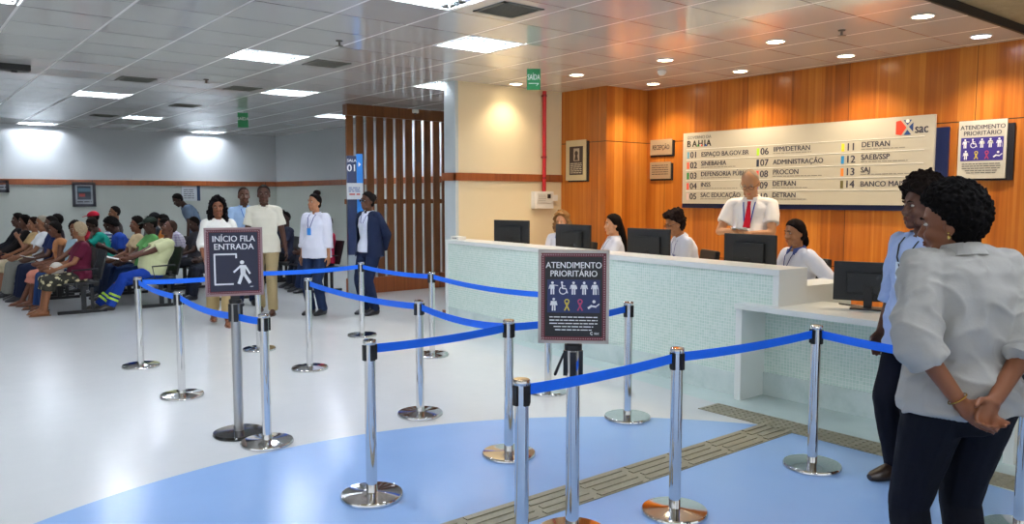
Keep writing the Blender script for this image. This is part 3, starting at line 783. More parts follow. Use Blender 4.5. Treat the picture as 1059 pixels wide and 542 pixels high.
for a, b, s, lb in [('a', 'q', .02, 'blue belt from the far left post to the post behind the entrance sign'), ('q', 'e', .015, 'blue belt running behind the walkers to the post by the guard woman'),
                    ('e', 'f', .02, 'blue belt from the guard woman towards the counter'), ('f', 'j', .03, 'blue belt ending behind the priority sign, parallel to the counter'),
                    ('a', 'b', .02, 'short blue belt between the two leftmost posts'), ('d', 'g', .03, 'blue belt descending from the white-shirted woman to the mid queue post'),
                    ('g', 'i', .03, 'blue belt from the mid queue post to the three-belt post'), ('h', 'i', .012, 'blue belt between the left foreground post and the three-belt post'),
                    ('i', 'k', .02, 'blue belt passing behind the priority sign to the post by the tiles'), ('n', 'm', .01, 'nearest dark blue belt, crossing the pole of the priority sign'),
                    ('m', 'l', .012, 'blue belt between the centre foreground post and the desk post'), ('l', 'r', .02, 'blue belt from the desk post to behind the two women')]:
    belt(P[a], P[b], s, lb)
belt(P['b'], SP1, .03, 'blue belt from the second left post to the entrance sign stand'); belt(SP1, P['c'], .004, 'very short blue belt between entrance sign stand and the post before it')

# sign stands
def sign_stand(x, y, face, label, w, h, zc, style, facing=(0, 0)):
    fx, fy = facing[0]-x, facing[1]-y; L = math.hypot(fx, fy); fx /= L; fy /= L
    rz = math.atan2(fx, -fy)
    t = thing('sign_stand', label, 'sign stand', (x, y, 0), rz, 'poster sign stands')
    dark = style == 'in'
    bm_obj('base', lathe(NB(), [(0, 0), (.17, 0), (.175, .01), (.17, .024), (.06, .03), (0, .03)], 48), mat('black_base', '#101114', .12, coat=.5) if dark else CHROME, t, smooth=True)
    bm_obj('pole', lathe(NB(), [(0, .03), (.033, .03), (.033, .93), (0, .93)], 32), CHROME if not dark else BRUSH, t, smooth=True)
    bm = NB()
    for k in range(4):
        bmesh.ops.create_cube(bm, size=1, matrix=Matrix.Rotation(k*PI/2+R(45)*0, 4, 'Z') @ Matrix.Translation((.034, 0, .855)) @ Matrix.Diagonal((.026, .03, .12, 1)))
    lathe(bm, [(.0, .92), (.042, .92), (.042, .945), (0, .945)], 24)
    bm_obj('collar', bm, BLACKP, t)
    bm_obj('bracket', B((-.03, -.01, .93), (.03, .012, 1.0), .002), BLACKP, t)
    z0, z1 = zc-h/2, zc+h/2
    fm = mat('frame_pink', '#a08484', .35, .3) if dark else mat('frame_silver', '#b0a9a4', .3, .7)
    bm = NB()
    e = .014
    for a, b in (((-w/2, z0), (w/2, z0+e)), ((-w/2, z1-e), (w/2, z1)), ((-w/2, z0), (-w/2+e, z1)), ((w/2-e, z0), (w/2, z1))): box(bm, (a[0], -.022, a[1]), (b[0], .012, b[1]))
    bm_obj('frame', bm, fm, t)
    bm_obj('back_panel', B((-w/2+.003, -.0, z0+.003), (w/2-.003, .01, z1-.003)), mat('panel_back', '#4a4a4c', .5), t)
    bm_obj('poster', B((-w/2+e, -.014, z0+e), (w/2-e, -.0, z1-e)), mat('poster_maroon', '#6b2430', .35), t)
    # dotted border
    bm = NB(); st = .011
    n = int((w-2*e)/st); mm = int((h-2*e)/st)
    for k in range(n):
        for zz in (z0+e+.006, z1-e-.012): slab(bm, -w/2+e+k*st, zz, -w/2+e+k*st+st*.5, zz+.005, -.014, .0008)
    for k in range(mm):
        for xx in (-w/2+e+.006, w/2-e-.011): slab(bm, xx, z0+e+k*st, xx+.005, z0+e+k*st+st*.5, -.014, .0008)
    bm_obj('dotted_border', bm, mat('dot_light', '#b89a9a' if dark else '#a8544c', .5), t)
    iw, ih = w-2*e-.036, h-2*e-.036
    pf = mat('poster_night', '#1d2038', .3) if dark else mat('poster_black', '#17171b', .3)
    bm_obj('print_area', B((-iw/2, -.0155, zc-ih/2), (iw/2, -.014, zc+ih/2)), pf, t)
    y_ = -.0165
    if dark:
        text('lettering', 'INÍCIO FILA', ih*.1, 0, zc+ih*.345, INKW, t, 'CENTER', .06, y_, .86*iw/(ih*.1*7.2))
        text('lettering', 'ENTRADA', ih*.1, 0, zc+ih*.21, INKW, t, 'CENTER', .06, y_, .8*iw/(ih*.1*6.3))
        bm = NB(); s = ih
        stroke(bm, -iw*.4, zc-ih*.38, -iw*.4, zc+ih*.135, .011, y_); stroke(bm, -iw*.415, zc+ih*.13, iw*.06, zc+ih*.13, .011, y_)
        stroke(bm, iw*.045, zc+ih*.13, iw*.045, zc+ih*.06, .011, y_); stroke(bm, -iw*.415, zc-ih*.38, -iw*.02, zc-ih*.38, .011, y_)
        bm_obj('doorway_symbol', bm, INKW, t)
        bm = NB(); X = iw*.17; Z = zc-ih*.38; q = ih*.4
        disc(bm, X-.002, Z+q*.92, q*.085, y_); poly(bm, [(X-q*.1, Z+q*.8), (X+q*.12, Z+q*.8), (X+q*.12, Z+q*.42), (X-q*.08, Z+q*.42)], y_)
        stroke(bm, X-q*.08, Z+q*.76, X-q*.36, Z+q*.5, q*.08, y_); stroke(bm, X+q*.1, Z+q*.78, X+q*.3, Z+q*.42, q*.08, y_)
        stroke(bm, X, Z+q*.46, X-q*.16, Z, q*.13, y_); stroke(bm, X+q*.04, Z+q*.46, X+q*.3, Z+q*.02, q*.13, y_)
        bm_obj('walking_figure', bm, INKW, t)
        text('logo_word', 'sac', .012, iw*.32, zc-ih*.44, INKW, t, y=y_)
    else:
        # shift helper: build around z=0 in a child empty-free way by offsetting meshes
        before = set(t.children)
        priority_print(t, iw, ih, y_, INKW, mat('band_navy', '#24305e', .4), random.Random(21))
        for ch in t.children:
            if ch not in before: ch.data.transform(Matrix.Translation((0, 0, zc)))
        text('logo_word', 'sac', .014, iw*.36, zc-ih*.47, INKW, t, y=y_); 
        bm = NB(); ring(bm, iw*.32, zc-ih*.455, .006, .003, y_, 40, 320); bm_obj('logo_mark', bm, INKW, t)
    return t
sign_stand(*SP1, None, 'black-based sign stand reading INICIO FILA ENTRADA', .375, .465, 1.205, 'in', facing=(.05, 0))
ss = sign_stand(2.55, 2.70, None, 'sign stand reading ATENDIMENTO PRIORITARIO with rows of white pictograms', .335, .445, 1.175, 'pri', facing=(0, .05))
bm = NB(); cap(bm, (-.045, 0, .9), (-.085, .0, .80), (.012, .006), (.02, .008)); bm_obj('loose_clip', bm, BLACKP, ss)
from mathutils.bvhtree import BVHTree

# ================================================================== PEOPLE
def ik(a, b, l1, l2, hint):
    d = b-a; L = d.length
    if L > (l1+l2)*.999: d = d*((l1+l2)*.999/L); L = d.length
    u = d.normalized(); x = (l1*l1-l2*l2+L*L)/(2*L); h = math.sqrt(max(0, l1*l1-x*x))
    w = hint - u*hint.dot(u)
    if w.length < 1e-5: w = V((1, 0, 0)) - u*u.x
    return a+u*x+w.normalized()*h, a+u*L
ST = [(-.24, .115, .09), (-.08, .168, .118), (.08, .168, .115), (.3, .135, .098), (.5, .145, .108), (.7, .165, .115), (.84, .165, .098), (.93, .125, .075), (1.0, .066, .06)]
SKINS = {}
def skinmat(c):
    return mat('skin_'+c, c, .48, var=.06, vscale=14, spec=.4)
def cloth(c, pattern=None, c2=None):
    n = 'cloth_%s_%s' % (c, pattern)
    if n in MATS: return MATS[n]
    if pattern is None: return mat(n, c, .85, var=.06, vscale=9, bump=(90, .25, .003), sheen=0., spec=.2)
    g = NG(n); tc = g.n('ShaderNodeTexCoord'); s = g.n('ShaderNodeSeparateXYZ'); g.l(tc.outputs['Object'], s.inputs[0])
    if pattern == 'stripe':
        f = g.math('LESS_THAN', g.math('FRACT', g.math('MULTIPLY', s.outputs[2], 16.)), .42)
    elif pattern == 'plaid':
        f = g.math('MULTIPLY', g.math('ADD', g.math('LESS_THAN', g.math('FRACT', g.math('MULTIPLY', s.outputs[2], 22.)), .3), g.math('LESS_THAN', g.math('FRACT', g.math('MULTIPLY', s.outputs[1], 22.)), .3)), .5)
    else:
        v = g.n('ShaderNodeTexVoronoi'); g.l(tc.outputs['Object'], v.inputs['Vector']); v.inputs['Scale'].default_value = 13.
        f = g.math('LESS_THAN', v.outputs['Distance'], .38)
    g.base(g.mix(f, lin(c), lin(c2))); g.set(Roughness=.85); return g.m

def person(label, loc, rz, h=1.70, skin='#7a4a2e', pose='stand', lean=0, hunch=0, hy=0, hp=0, hr=0, wl=None, wr=None, ehl=None, ehr=None, hdl=None, hdr=None,
           al=None, ar=None, seat=.46, recl=12, w=1., belly=0., fem=False, vox=.009, hair=None, hairc='#15110f', top=None, bottom=None, shoes=('shoe', '#15151a'),
           extras=(), group=None, curl=25, tuck=False, torso_yaw=0, fl=0, fr=0, palmL=None, palmR=None, headc=1., detail=False, khint=None, nk=.108):
    S = h/1.72
    root = thing('person', label, 'person', loc, rz, group)
    root.scale = (1, 1, 1)
    def sc(v): return V(v)*S
    sit = pose == 'sit'
    pel = sc((0, 0, .93)) if not sit else V((0, 0, seat+.10))
    L0 = .51*S
    base_lean = R(lean) if not sit else R(lean-recl)
    cache = {}
    ty = R(torso_yaw)
    def spine(s):
        if s in cache: return cache[s]
        if s <= 0:
            dn = V((math.sin(base_lean)*.5, 0, math.cos(base_lean))); p = pel + dn*(L0*s); cache[s] = (p, base_lean); return cache[s]
        p = pel.copy(); n = 20
        for i in range(n):
            q = s*(i+.5)/n; a = base_lean + R(hunch)*max(0, q-.3)/.7
            p = p + V((math.sin(a), 0, math.cos(a)))*(L0*s/n)
        a = base_lean + R(hunch)*max(0, s-.3)/.7; cache[s] = (p, a); return cache[s]
    def sideat(s):
        a = ty*max(0, min(1, s)); return V((-math.sin(a), math.cos(a), 0))
    def frame(s):
        p, a = spine(s); sd = sideat(s); up = V((math.sin(a), 0, math.cos(a))); fw = sd.cross(up).normalized(); return p, fw, sd, up
    def torso(bm, infl, s0, s1, wx=1., extra=None, bel=0., low=0.):
        st = [x for x in ST if s0 <= x[0] <= s1]
        P = []; Q = []; D = []
        if extra: st = [extra] + st
        for s, a, b in st:
            p, fw, sd, up = frame(s)
            bb = (b+low*max(0, min(1, (.35-s)/.3))+(bel*math.exp(-((s-.28)/.22)**2)))*S + infl; off = bel*math.exp(-((s-.28)/.22)**2)*S*.75
            if s == 1.0 and infl: bb += .002
            P.append(p+fw*off); Q.append((a*w*wx*S+infl+low*.5*max(0, min(1, (.35-s)/.3)), bb)); D.append(sd)
        loft(bm, P, Q, D, 28)
        p, fw, sd, up = frame(.87)
    # shoulders
    p, fw, sd, up = frame(.88)
    sw = (.152 if fem else .17)*S*(1+.4*(w-1))
    shL, shR = p+sd*sw, p-sd*sw
    la, lf = .285*S, .25*S
    if wl is None: wl = (.04, .24, .80) if not sit else (.33, .12, seat/S+.22)
    if wr is None: wr = (.04, -.24, .80) if not sit else (.33, -.12, seat/S+.22)
    eL, wL = ik(shL, sc(wl), la, lf, V(ehl or (-1, .45, -.3)))
    eR, wR = ik(shR, sc(wr), la, lf, V(ehr or (-1, -.45, -.3)))
    hip = frame(0)
    hL, hR = pel+V((0, .09*S*w, -.03*S)), pel-V((0, .09*S*w, .03*S))
    if al is None: al = (0, .1, .085) if not sit else (.5, .12, .085)
    if ar is None: ar = (0, -.1, .085) if not sit else (.5, -.12, .085)
    lt, ls = (.42*S, .43*S)
    kL, aL = ik(hL, V((al[0]*S, al[1]*S, al[2])), lt, ls, V(khint or (1, 0, .6)))
    kR, aR = ik(hR, V((ar[0]*S, ar[1]*S, ar[2])), lt, ls, V(khint or (1, 0, .6)))
    # head
    pN, fwN, sdN, upN = frame(1.0)
    Rh = Matrix.Rotation(R(hy)+ty, 3, 'Z') @ Matrix.Rotation(R(hp), 3, 'Y') @ Matrix.Rotation(R(hr), 3, 'X')
    if sit: upN = (upN+V((0, 0, 1))).normalized()
    Hc = pN + upN*(nk*S) + Rh @ V((.022*S, 0, .052*S))
    hs = S*1.0*headc
    def H(v): return Hc + Rh @ (V(v)*hs)
    bm = NB()
    torso(bm, 0, -.24, 1., bel=belly)
    p88 = frame(.88)[0]
    for s, e, wq, sg in ((shL, eL, wL, 1), (shR, eR, wR, -1)):
        pm = frame(.93)[0]
        cap(bm, pm, s, .058*S, .052*S); cap(bm, s, e, .05*S*(.5+.5*w), .038*S); cap(bm, e, wq, (.038*S, .036*S), (.026*S, .022*S))
    for hp_, k, a_ in ((hL, kL, aL), (hR, kR, aR)):
        cap(bm, hp_, k, .088*S*(.5+.5*w), .055*S); cap(bm, k, a_, .054*S, .038*S)
        m = k.lerp(a_, .28)+ (k-hp_).normalized()*-.008; ell(bm, m, (.052*S, .05*S, .09*S), None, 14, 10)
    def foot(bm, a_, yaw, inf, shoe=False, lift=0):
        M = Matrix.Rotation(R(yaw), 3, 'Z')
        P = [(-.062, .045), (-.045, .045), (0, .05), (.06, .045), (.12, .032), (.165, .026), (.195, .022)]
        Q = [(.02, .025), (.03, .042), (.034, .055), (.04, .045), (.045, .032), (.036, .024), (.015, .012)]
        loft(bm, [V((a_.x, a_.y, 0)) + (M @ V((x, 0, z)))*S + V((0, 0, a_.z-.085)) for x, z in P], [(a*S+inf, b*S+inf) for a, b in Q], M @ V((0, 1, 0)), 16)
    foot(bm, aL, fl, -.004); foot(bm, aR, fr, -.004)
    # neck + head
    cap(bm, frame(.97)[0], Hc + Rh @ V((-.022*hs, 0, -.055*hs)), (.05 if fem else .058)*S, (.047 if fem else .054)*S)
    def E(c, r): ell(bm, H(c), [x*hs for x in r], Rh, 28, 20)
    E((-.01, 0, .03), (.093, .076, .096)); E((.01, 0, -.042), (.077, .062, .082)); E((.058, 0, -.1), (.026, .03, .022))
    for sg in (1, -1):
        E((.052, .034*sg, -.03), (.034, .026, .03)); E((-.012, .078*sg, -.012), (.02, .008, .032)); E((.03, .048*sg, -.085), (.038, .014, .022))
        E((.077, .026*sg, .032), (.011, .022, .008)); E((.091, .012*sg, -.032), (.012, .009, .008))
    cap(bm, H((.084, 0, .012)), H((.103, 0, -.026)), .008*hs, .0125*hs); E((.083, 0, -.062), (.012, .022, .016))
    # hands
    def hand(wq, e, sg, hd, palm):
        d = (V(hd) if hd else (wq-e)).normalized()
        pl = V(palm) if palm else V((0, -sg, 0)) if abs(d.y) < .8 else V((0, 0, -1))
        pl = (pl - d*pl.dot(d)).normalized(); th = d.cross(pl)*(1 if sg < 0 else -1)
        k0 = wq+d*.018*S; k1 = wq+d*.088*S
        cap(bm, wq-d*.01, k0, (.026*S, .021*S), (.03*S, .017*S), th)
        cap(bm, k0, k1, (.036*S, .015*S), (.038*S, .0125*S), th)
        for i, (o, L) in enumerate(((.028, .07), (.010, .078), (-.009, .073), (-.027, .056))):
            b = k1+th*(o*S); c = R(curl*(.6+.15*i)); q = b; dd = d; rr = .0092 - .0004*i
            for j, f in enumerate((.45, .32, .26)):
                ax = dd.cross(pl).normalized(); dd = (Matrix.Rotation(c, 3, ax) @ dd); n = q+dd*(L*f*S)
                cap(bm, q, n, rr*S, (rr-.0006)*S, th); q = n; rr -= .0007
        b = wq+d*.03*S+th*.026*S; q = b+(d*.55+th*.75+pl*.25).normalized()*.04*S
        cap(bm, b, q, .0135*S, .0115*S, pl); cap(bm, q, q+(d*.85+th*.25+pl*.3).normalized()*.034*S, .011*S, .009*S, pl)
    hand(wL, eL, 1, hdl, palmL); hand(wR, eR, -1, hdr, palmR)
    sk = skinmat(skin)
    remesh('body', bm, sk, vox, root, 3, fix=lambda c: V((c.x, c.y, max(c.z, .012))))
    # eyes, brows, lips
    for sg in (1, -1):
        bm = NB(); ell(bm, H((.0715, .031*sg, .0105)), (.0105*hs, .0125*hs, .0065*hs), Rh, 14, 10)
        ey = bm_obj('eye', bm, mat('eye_white', '#b8aea2', .35), root, smooth=True)
        bm = NB(); ell(bm, H((.0785, .031*sg, .0105)), (.0045*hs, .0062*hs, .0058*hs), Rh, 12, 8)
        bm_obj('iris', bm, mat('eye_dark', '#17100c', .25), ey, smooth=True)
    hc = mat('hair_'+hairc, hairc, .85, var=.3, vscale=60, bump=(160, .6, .004), spec=.08)
    for sg in (1, -1):
        bm = NB(); loft(bm, [H((.0895, .014*sg, .031)), H((.0885, .03*sg, .036)), H((.074, .05*sg, .03))], [.0028*hs, .0042*hs, .0018*hs], V((0, 0, 1)), 8)
        bm_obj('eyebrow', bm, hc, root, smooth=True)
    bm = NB(); 
    for z, r in ((-.057, .0055), (-.0665, .0065)): ell(bm, H((.0905, 0, z)), (.0065*hs, .021*hs, r*hs), Rh, 16, 8)
    cc = lin(skin); lipc = (min(1, cc[0]*.95+.02), cc[1]*.62, cc[2]*.62)
    bm_obj('lips', bm, mat('lips_'+skin, lipc, .45), root, smooth=True)
    # hair
    if hair:
        P = dict(th=.008, na=.003, nf=60, fe=44, se=2, be=-38, bulge=0., lumps=(), locks=())
        P.update(hair); P['se'] -= 17; P['be'] = max(-66, P['be']-9)
        if P['th'] > .005: P['lumps'] = tuple(P['lumps'])+((((-.043, 0, -.032), (.053, .074, .055)) if fem else ((-.042, 0, -.018), (.053, .073, .042))),)
        bm = NB(); u, v = (72, 44) if detail else (44, 28)
        bmesh.ops.create_uvsphere(bm, u_segments=u, v_segments=v, radius=1)
        for vt in bm.verts:
            d = vt.co.normalized(); az = abs(math.degrees(math.atan2(d.y, d.x))); el = math.degrees(math.asin(max(-1, min(1, d.z))))
            if az < 90: k = az/90; line = P['fe']+(P['se']-P['fe'])*(k**2.4)
            else: k = (az-90)/90; line = P['se']+(P['be']-P['se'])*min(1, k*2.2)
            f = max(0, min(1, (el-line)/9+.5)); f = f*f*(3-2*f)
            e_ = 1/math.sqrt((d.x/.093)**2+(d.y/.076)**2+(d.z/.096)**2)
            n = noise.noise(d*P['nf']*.1+V((h, h, 0)))*.6+noise.noise(d*P['nf']*.27+V((h, 3, 1)))*.4
            r = e_-.007 + f*(.007+P['th']+P['bulge']*max(0, d.z*.6-d.x*.5)+P['na']*n*2)
            vt.co = H(V((-.01, 0, .03))+d*r)
        for c, r in P['lumps']:
            b2 = NB(); bmesh.ops.create_uvsphere(b2, u_segments=u//2, v_segments=v//2, radius=1)
            for vt in b2.verts:
                d = vt.co.normalized(); n = noise.noise(d*P['nf']*.1+V(c)*30)
                vt.co = H(V(c)+V((d.x*r[0], d.y*r[1], d.z*r[2]))*(1+P['na']*25*n*.5))
            me = bpy.data.meshes.new('t'); b2.to_mesh(me); b2.free(); bm.from_mesh(me); bpy.data.meshes.remove(me)
        if P.get('curl'):
            N_, cr = P['curl']; rr_ = random.Random(int(h*1000)); bm.verts.ensure_lookup_table(); cand = []
            for vt in bm.verts:
                l_ = Rh.inverted() @ (vt.co-Hc)/hs; d = (l_-V((-.01, 0, .03)))
                e_ = 1/math.sqrt((d.normalized().x/.093)**2+(d.normalized().y/.076)**2+(d.normalized().z/.096)**2)
                if d.length > e_+.006: cand.append(vt.co.copy())
            for _ in range(N_):
                c_ = rr_.choice(cand); r_ = cr*rr_.uniform(.7, 1.5)*hs; dv = (c_-Hc).normalized()
                bmesh.ops.create_icosphere(bm, subdivisions=1, radius=r_, matrix=Matrix.Translation(c_+dv*rr_.uniform(-.2, .9)*r_+V((rr_.uniform(-1, 1), rr_.uniform(-1, 1), rr_.uniform(-1, 1)))*.006))
        for pts, rs in P['locks']:
            pp = [H(q) if len(q) == 3 else Hc+V(q[:3]) for q in pts]
            loft(bm, pp, [(a*hs, b*hs) for a, b in rs], Rh @ V((0, 1, 0)) if abs(pts[0][1]) < .05 else Rh @ V((1, 0, 0)), 18)
        if P.get('curl'): remesh('hair', bm, hc, P.get('hv', .006), root, 1, fac=.4)
        else: bm_obj('hair', bm, hc, root, smooth=True)
    # trousers / skirt
    bt, bc, *brest = bottom or ('trousers', '#1a2238')
    bmatl = cloth(bc, *(brest or ()))
    bm = NB(); wide = dict(trousers=1., jeans=.9, wide=1.35, shorts=1.1, skirt=1.2, slim=.85).get(bt, 1)
    torso(bm, .011, -.24, .3 if tuck else .1, bel=belly*.9 if tuck else belly*.6)
    if bt == 'skirt':
        for hp_, k in ((hL, kL), (hR, kR)): cap(bm, hp_, k+(k-hp_).normalized()*.03, (.12*S, .11*S), (.12*S, .085*S))
        m0 = (hL+hR)/2; m1 = (kL+kR)/2; cap(bm, m0, m1, (.15*S, .08*S), (.15*S, .07*S)); 
        for k, a_ in ((kL, aL), (kR, aR)): cap(bm, k, k.lerp(a_, .35), .085*S, .1*S, e1=False)
    else:
        for hp_, k, a_ in ((hL, kL, aL), (hR, kR, aR)):
            cap(bm, hp_, k, .104*S*(.5+.5*w), .066*S*(.4+.6*wide)+.006)
            if bt == 'shorts': cap(bm, hp_, k.lerp(hp_, .1), .104*S, .09*S, e1=False)
            else:
                e = a_.lerp(k, .0)+V((0, 0, -.02 if bt != 'wide' else .06)); cap(bm, k, e, .066*S*(.4+.6*wide)+.006, (.058*S*wide+.006, .062*S*wide+.006), e1=False)
    sd_ = random.random()*9
    def wr_low(c, n):
        return .006*noise.noise(V((c.x*9, c.y*9, c.z*4+sd_))) + .003*noise.noise(V((c.x*26, c.y*26, c.z*13+sd_)))
    remesh('skirt' if bt == 'skirt' else 'trousers', bm, bmatl, max(.009, vox), root, 2, disp=wr_low, fix=lambda c: V((c.x, c.y, max(c.z, .02))))
    # shoes
    stp, sc_ = shoes
    if stp in ('shoe', 'flat'):
        for a_, yw in ((aL, fl), (aR, fr)):
            bm = NB(); foot(bm, a_, yw, .006)
            gz = a_.z-.085
            if stp == 'flat':
                bmesh.ops.delete(bm, geom=[v for v in bm.verts if v.co.z > gz+.075*S], context='VERTS')
            z_ = gz
            for v_ in bm.verts: v_.co.z = max(v_.co.z, gz+.004)
            bm_obj('shoe', bm, mat('shoe_'+sc_, sc_, .35), root, smooth=True)
    else:
        for a_, yw in ((aL, fl), (aR, fr)):
            M = Matrix.Rotation(R(yw), 3, 'Z'); g0 = V((a_.x, a_.y, a_.z-.085))
            bm = NB(); loft(bm, [g0+M @ V((x*S, 0, .007)) for x in (-.075, -.05, .0, .06, .12, .175, .205)], [(a*S, .007) for a in (.02, .034, .036, .04, .047, .04, .015)], M @ V((0, 1, 0)), 14)
            loft(bm, [g0+M @ V((.1*S, y*S, z)) for y, z in ((-.05, .012), (-.035, .055), (0, .066), (.035, .055), (.05, .012))], [(.012, .003)]*5, M @ V((1, 0, 0)), 8)
            bm_obj('sandal', bm, mat('shoe_'+sc_, sc_, .5), root, smooth=True)
    # top
    tp = dict(kind='tee', col='#ddd', sleeve='short', hem=-.1, infl=.015, collar=False, mat=None)
    tp.update(top or {})
    tm = tp['mat'] or cloth(tp['col'])
    bm = NB(); I = tp['infl']
    hem = tp['hem'] if not sit else max(tp['hem'], -.1)
    torso(bm, I, hem+.05 if not tuck else .12, .95, extra=(hem, .172 if not tuck else .165, .122) if not tuck else None, bel=belly, low=0 if tuck else .022)
    p, fw, sd, up = frame(.985); p0 = frame(.93)[0]
    loft(bm, [p0, p+up*.004], [(.12*S*w+I, .075*S+I), (.064*S, .062*S)], sd, 24)
    if fem:
        for sg in (1, -1):
            p, fw, sd, up = frame(.66); ell(bm, p+fw*.075*S+sd*(.07*S*sg)+up*-.01, (.06*S, .062*S, .06*S), None, 18, 12)
    sl = tp['sleeve']
    for s, e, wq in ((shL, eL, wL), (shR, eR, wR)):
        pm = frame(.92)[0]; f = (.5+.5*w)
        cap(bm, pm, s, .056*S+I*.5, .056*S+I*.6)
        if sl == 'none': continue
        if sl == 'short': cap(bm, s, s.lerp(e, .68), .052*S*f+I*.5, .055*S*f+I*.8, e1=False)
        else:
            cap(bm, s, e, .056*S*f+I*.8, .048*S*f+I*.8)
            t_ = dict(elbow=.3, long=.97, three=.55)[sl]
            cap(bm, e, e.lerp(wq, t_), .048*S*f+I*.8, .05*S*f+I*.5 if sl != 'long' else .034*S+I*.6, e1=False)
    amp = tp.get('amp', .006)
    def wr_top(c, n):
        a = V((c.x*7, c.y*7, c.z*11+sd_)); b = V((c.x*14+c.z*6, c.y*14, c.z*9+sd_))
        x_ = amp*noise.noise(a)+amp*.7*noise.noise(b)
        if detail:
            r_ = 1-abs(noise.noise(V((c.x*10+c.z*9, c.y*10-c.z*5, c.z*5+sd_*2)))); x_ += amp*1.1*(r_**4)-amp*.3
        return x_
    if tp.get('open_neck', True) is not None: pass
    shirt = remesh('shirt' if tp['kind'] != 'jacket' else 'jacket', bm, tm, max(.0075, vox), root, 2, disp=wr_top)
    if sl in ('elbow', 'three') and tp.get('cuff', True):
        for e, wq in ((eL, wL), (eR, wR)):
            t_ = dict(elbow=.3, three=.55)[sl]; a = e.lerp(wq, t_-.16); b = e.lerp(wq, t_+.02); bm = NB()
            r_ = .05*S*(.5+.5*w)+I*.5+.006
            loft(bm, [a, a.lerp(b, .1), a.lerp(b, .9), b, b], [r_*.9, r_, r_, r_*.98, r_*.7], V((0, 1, .2)), 22)
            bm_obj('cuff', bm, tm, root, smooth=True)
    if tp['collar']:
        ccol = cloth(tp.get('ccol', tp['col'])) if tp['mat'] is None or 'ccol' in tp else tm
        p, fw, sd, up = frame(.985); bm = NB(); n = 22; ra, rb = .066*S, .064*S
        P = []; Q = []; A = []
        for i in range(n+1):
            a = R(26+(360-52)*i/n); out = fw*math.cos(a)+sd*math.sin(a)
            c = p+fw*(rb*math.cos(a))+sd*(ra*math.sin(a))+up*(.012 - .012*max(0, math.cos(a)))
            P.append((c, out))
        ri = [[] for _ in range(4)]; vs = []
        for c, out in P:
            vs.append([bm.verts.new(c+up*.022), bm.verts.new(c+out*.006+up*.026), bm.verts.new(c+out*.026-up*.02), bm.verts.new(c+out*.006-up*.02)])
        for X, Y in zip(vs, vs[1:]):
            for k in range(4): bm.faces.new((X[k], X[(k+1) % 4], Y[(k+1) % 4], Y[k]))
        bm.faces.new(vs[0]); bm.faces.new(vs[-1][::-1])
        for sg in (1, -1):   # points of the collar
            a = R(24*sg); out = fw*math.cos(a)+sd*math.sin(a); c = p+out*.068*S
            q = [c+up*.022, c+up*.02+sd*.035*sg, c+out*.03-up*.05+sd*.028*sg, c+out*.026-up*.028]
            f1 = [bm.verts.new(x+out*.004) for x in q]; f2 = [bm.verts.new(x) for x in q]
            bm.faces.new(f1); bm.faces.new(f2[::-1])
            for k in range(4): bm.faces.new((f1[k], f2[k], f2[(k+1) % 4], f1[(k+1) % 4]))
        bm_obj('collar', bm, ccol, root)
    bvh = BVHTree.FromPolygons([v.co for v in shirt.data.vertices], [q_.vertices for q_ in shirt.data.polygons])
    def front(s, y, out):   # a point on the front of the shirt
        p, fw, sd, up = frame(s); o_ = p+fw*.6+sd*(y*S); h_ = bvh.ray_cast(o_, -fw)
        q_ = h_[0] if h_[0] is not None and (h_[0]-o_).length < .62 else p+fw*.075*S+sd*(y*S)
        return q_+fw*out
    for ex in extras:
        k = ex[0]
        if k == 'glasses':
            bm = NB(); c = ex[1]
            for sg in (1, -1):
                pts = [H((.1-.0006*abs(math.cos(a))*1, .032*sg+.023*math.cos(a), .008+.017*math.sin(a))) for a in [2*PI*i/16 for i in range(17)]]
                tube(bm, pts, .0018*hs, 6); tube(bm, [H((.098, .055*sg, .014)), H((.06, .078*sg, .014)), H((-.01, .084*sg, .004))], .0018*hs, 6)
            tube(bm, [H((.1, -.009, .012)), H((.103, 0, .014)), H((.1, .009, .012))], .0016*hs, 6)
            bm_obj('glasses', bm, mat('frame_'+c, c, .3), root)
            if len(ex) > 2:
                bm = NB()
                for sg in (1, -1): ell(bm, H((.099, .032*sg, .008)), (.0015*hs, .022*hs, .016*hs), Rh, 14, 8)
                bm_obj('lenses', bm, mat('lens_'+ex[2], ex[2], .1), root)
        elif k == 'tie':
            bm = NB(); pts = [front(s, 0, .007) for s in (.97, .9, .8, .65, .5, .35, .2, .08)]
            loft(bm, pts, [(.018, .006), (.016, .007), (.022, .004), (.03, .004), (.036, .004), (.042, .004), (.045, .004), (.01, .003)], V((0, 1, 0)), 10); bm_obj('tie', bm, cloth(ex[1]), root, smooth=True)
        elif k == 'lanyard':
            bm = NB(); zb = ex[2]
            for sg in (1, -1): 
                loft(bm, [front(.985, .055*sg, .012), front(.9, .05*sg, .01), front((zb+.9)/2, .03*sg, .01), front(zb+.04, .004*sg, .012)], [(.006, .0015)]*4, V((0, 1, 0)), 6)
            bm_obj('lanyard', bm, mat('lan_'+ex[1], ex[1], .6), root)
            c = front(zb, 0, .014); fw = frame(zb)[1]; a = math.atan2(fw.y, fw.x)
            bm = B((-.002, -.032, -.05), (.002, .032, .045), .001); bm.transform(Matrix.Translation(c) @ Matrix.Rotation(a, 4, 'Z')); bm_obj('badge', bm, mat('badge_'+ex[3], ex[3], .3), root)
        elif k == 'belt':
            bm = NB(); p, fw, sd, up = frame(.14); b_ = belly*.8*S
            n = 32; pts = [p+fw*(b_*.75)+fw*((.115*S+b_+.018)*math.cos(2*PI*i/n))+sd*((.165*w*S+.018)*math.sin(2*PI*i/n)) for i in range(n+1)]
            loft(bm, pts, [(.018, .004)]*(n+1), [up]*(n+1), 8); bm_obj('belt', bm, mat('belt_leather', '#14110f', .4), root)
        elif k == 'cap':
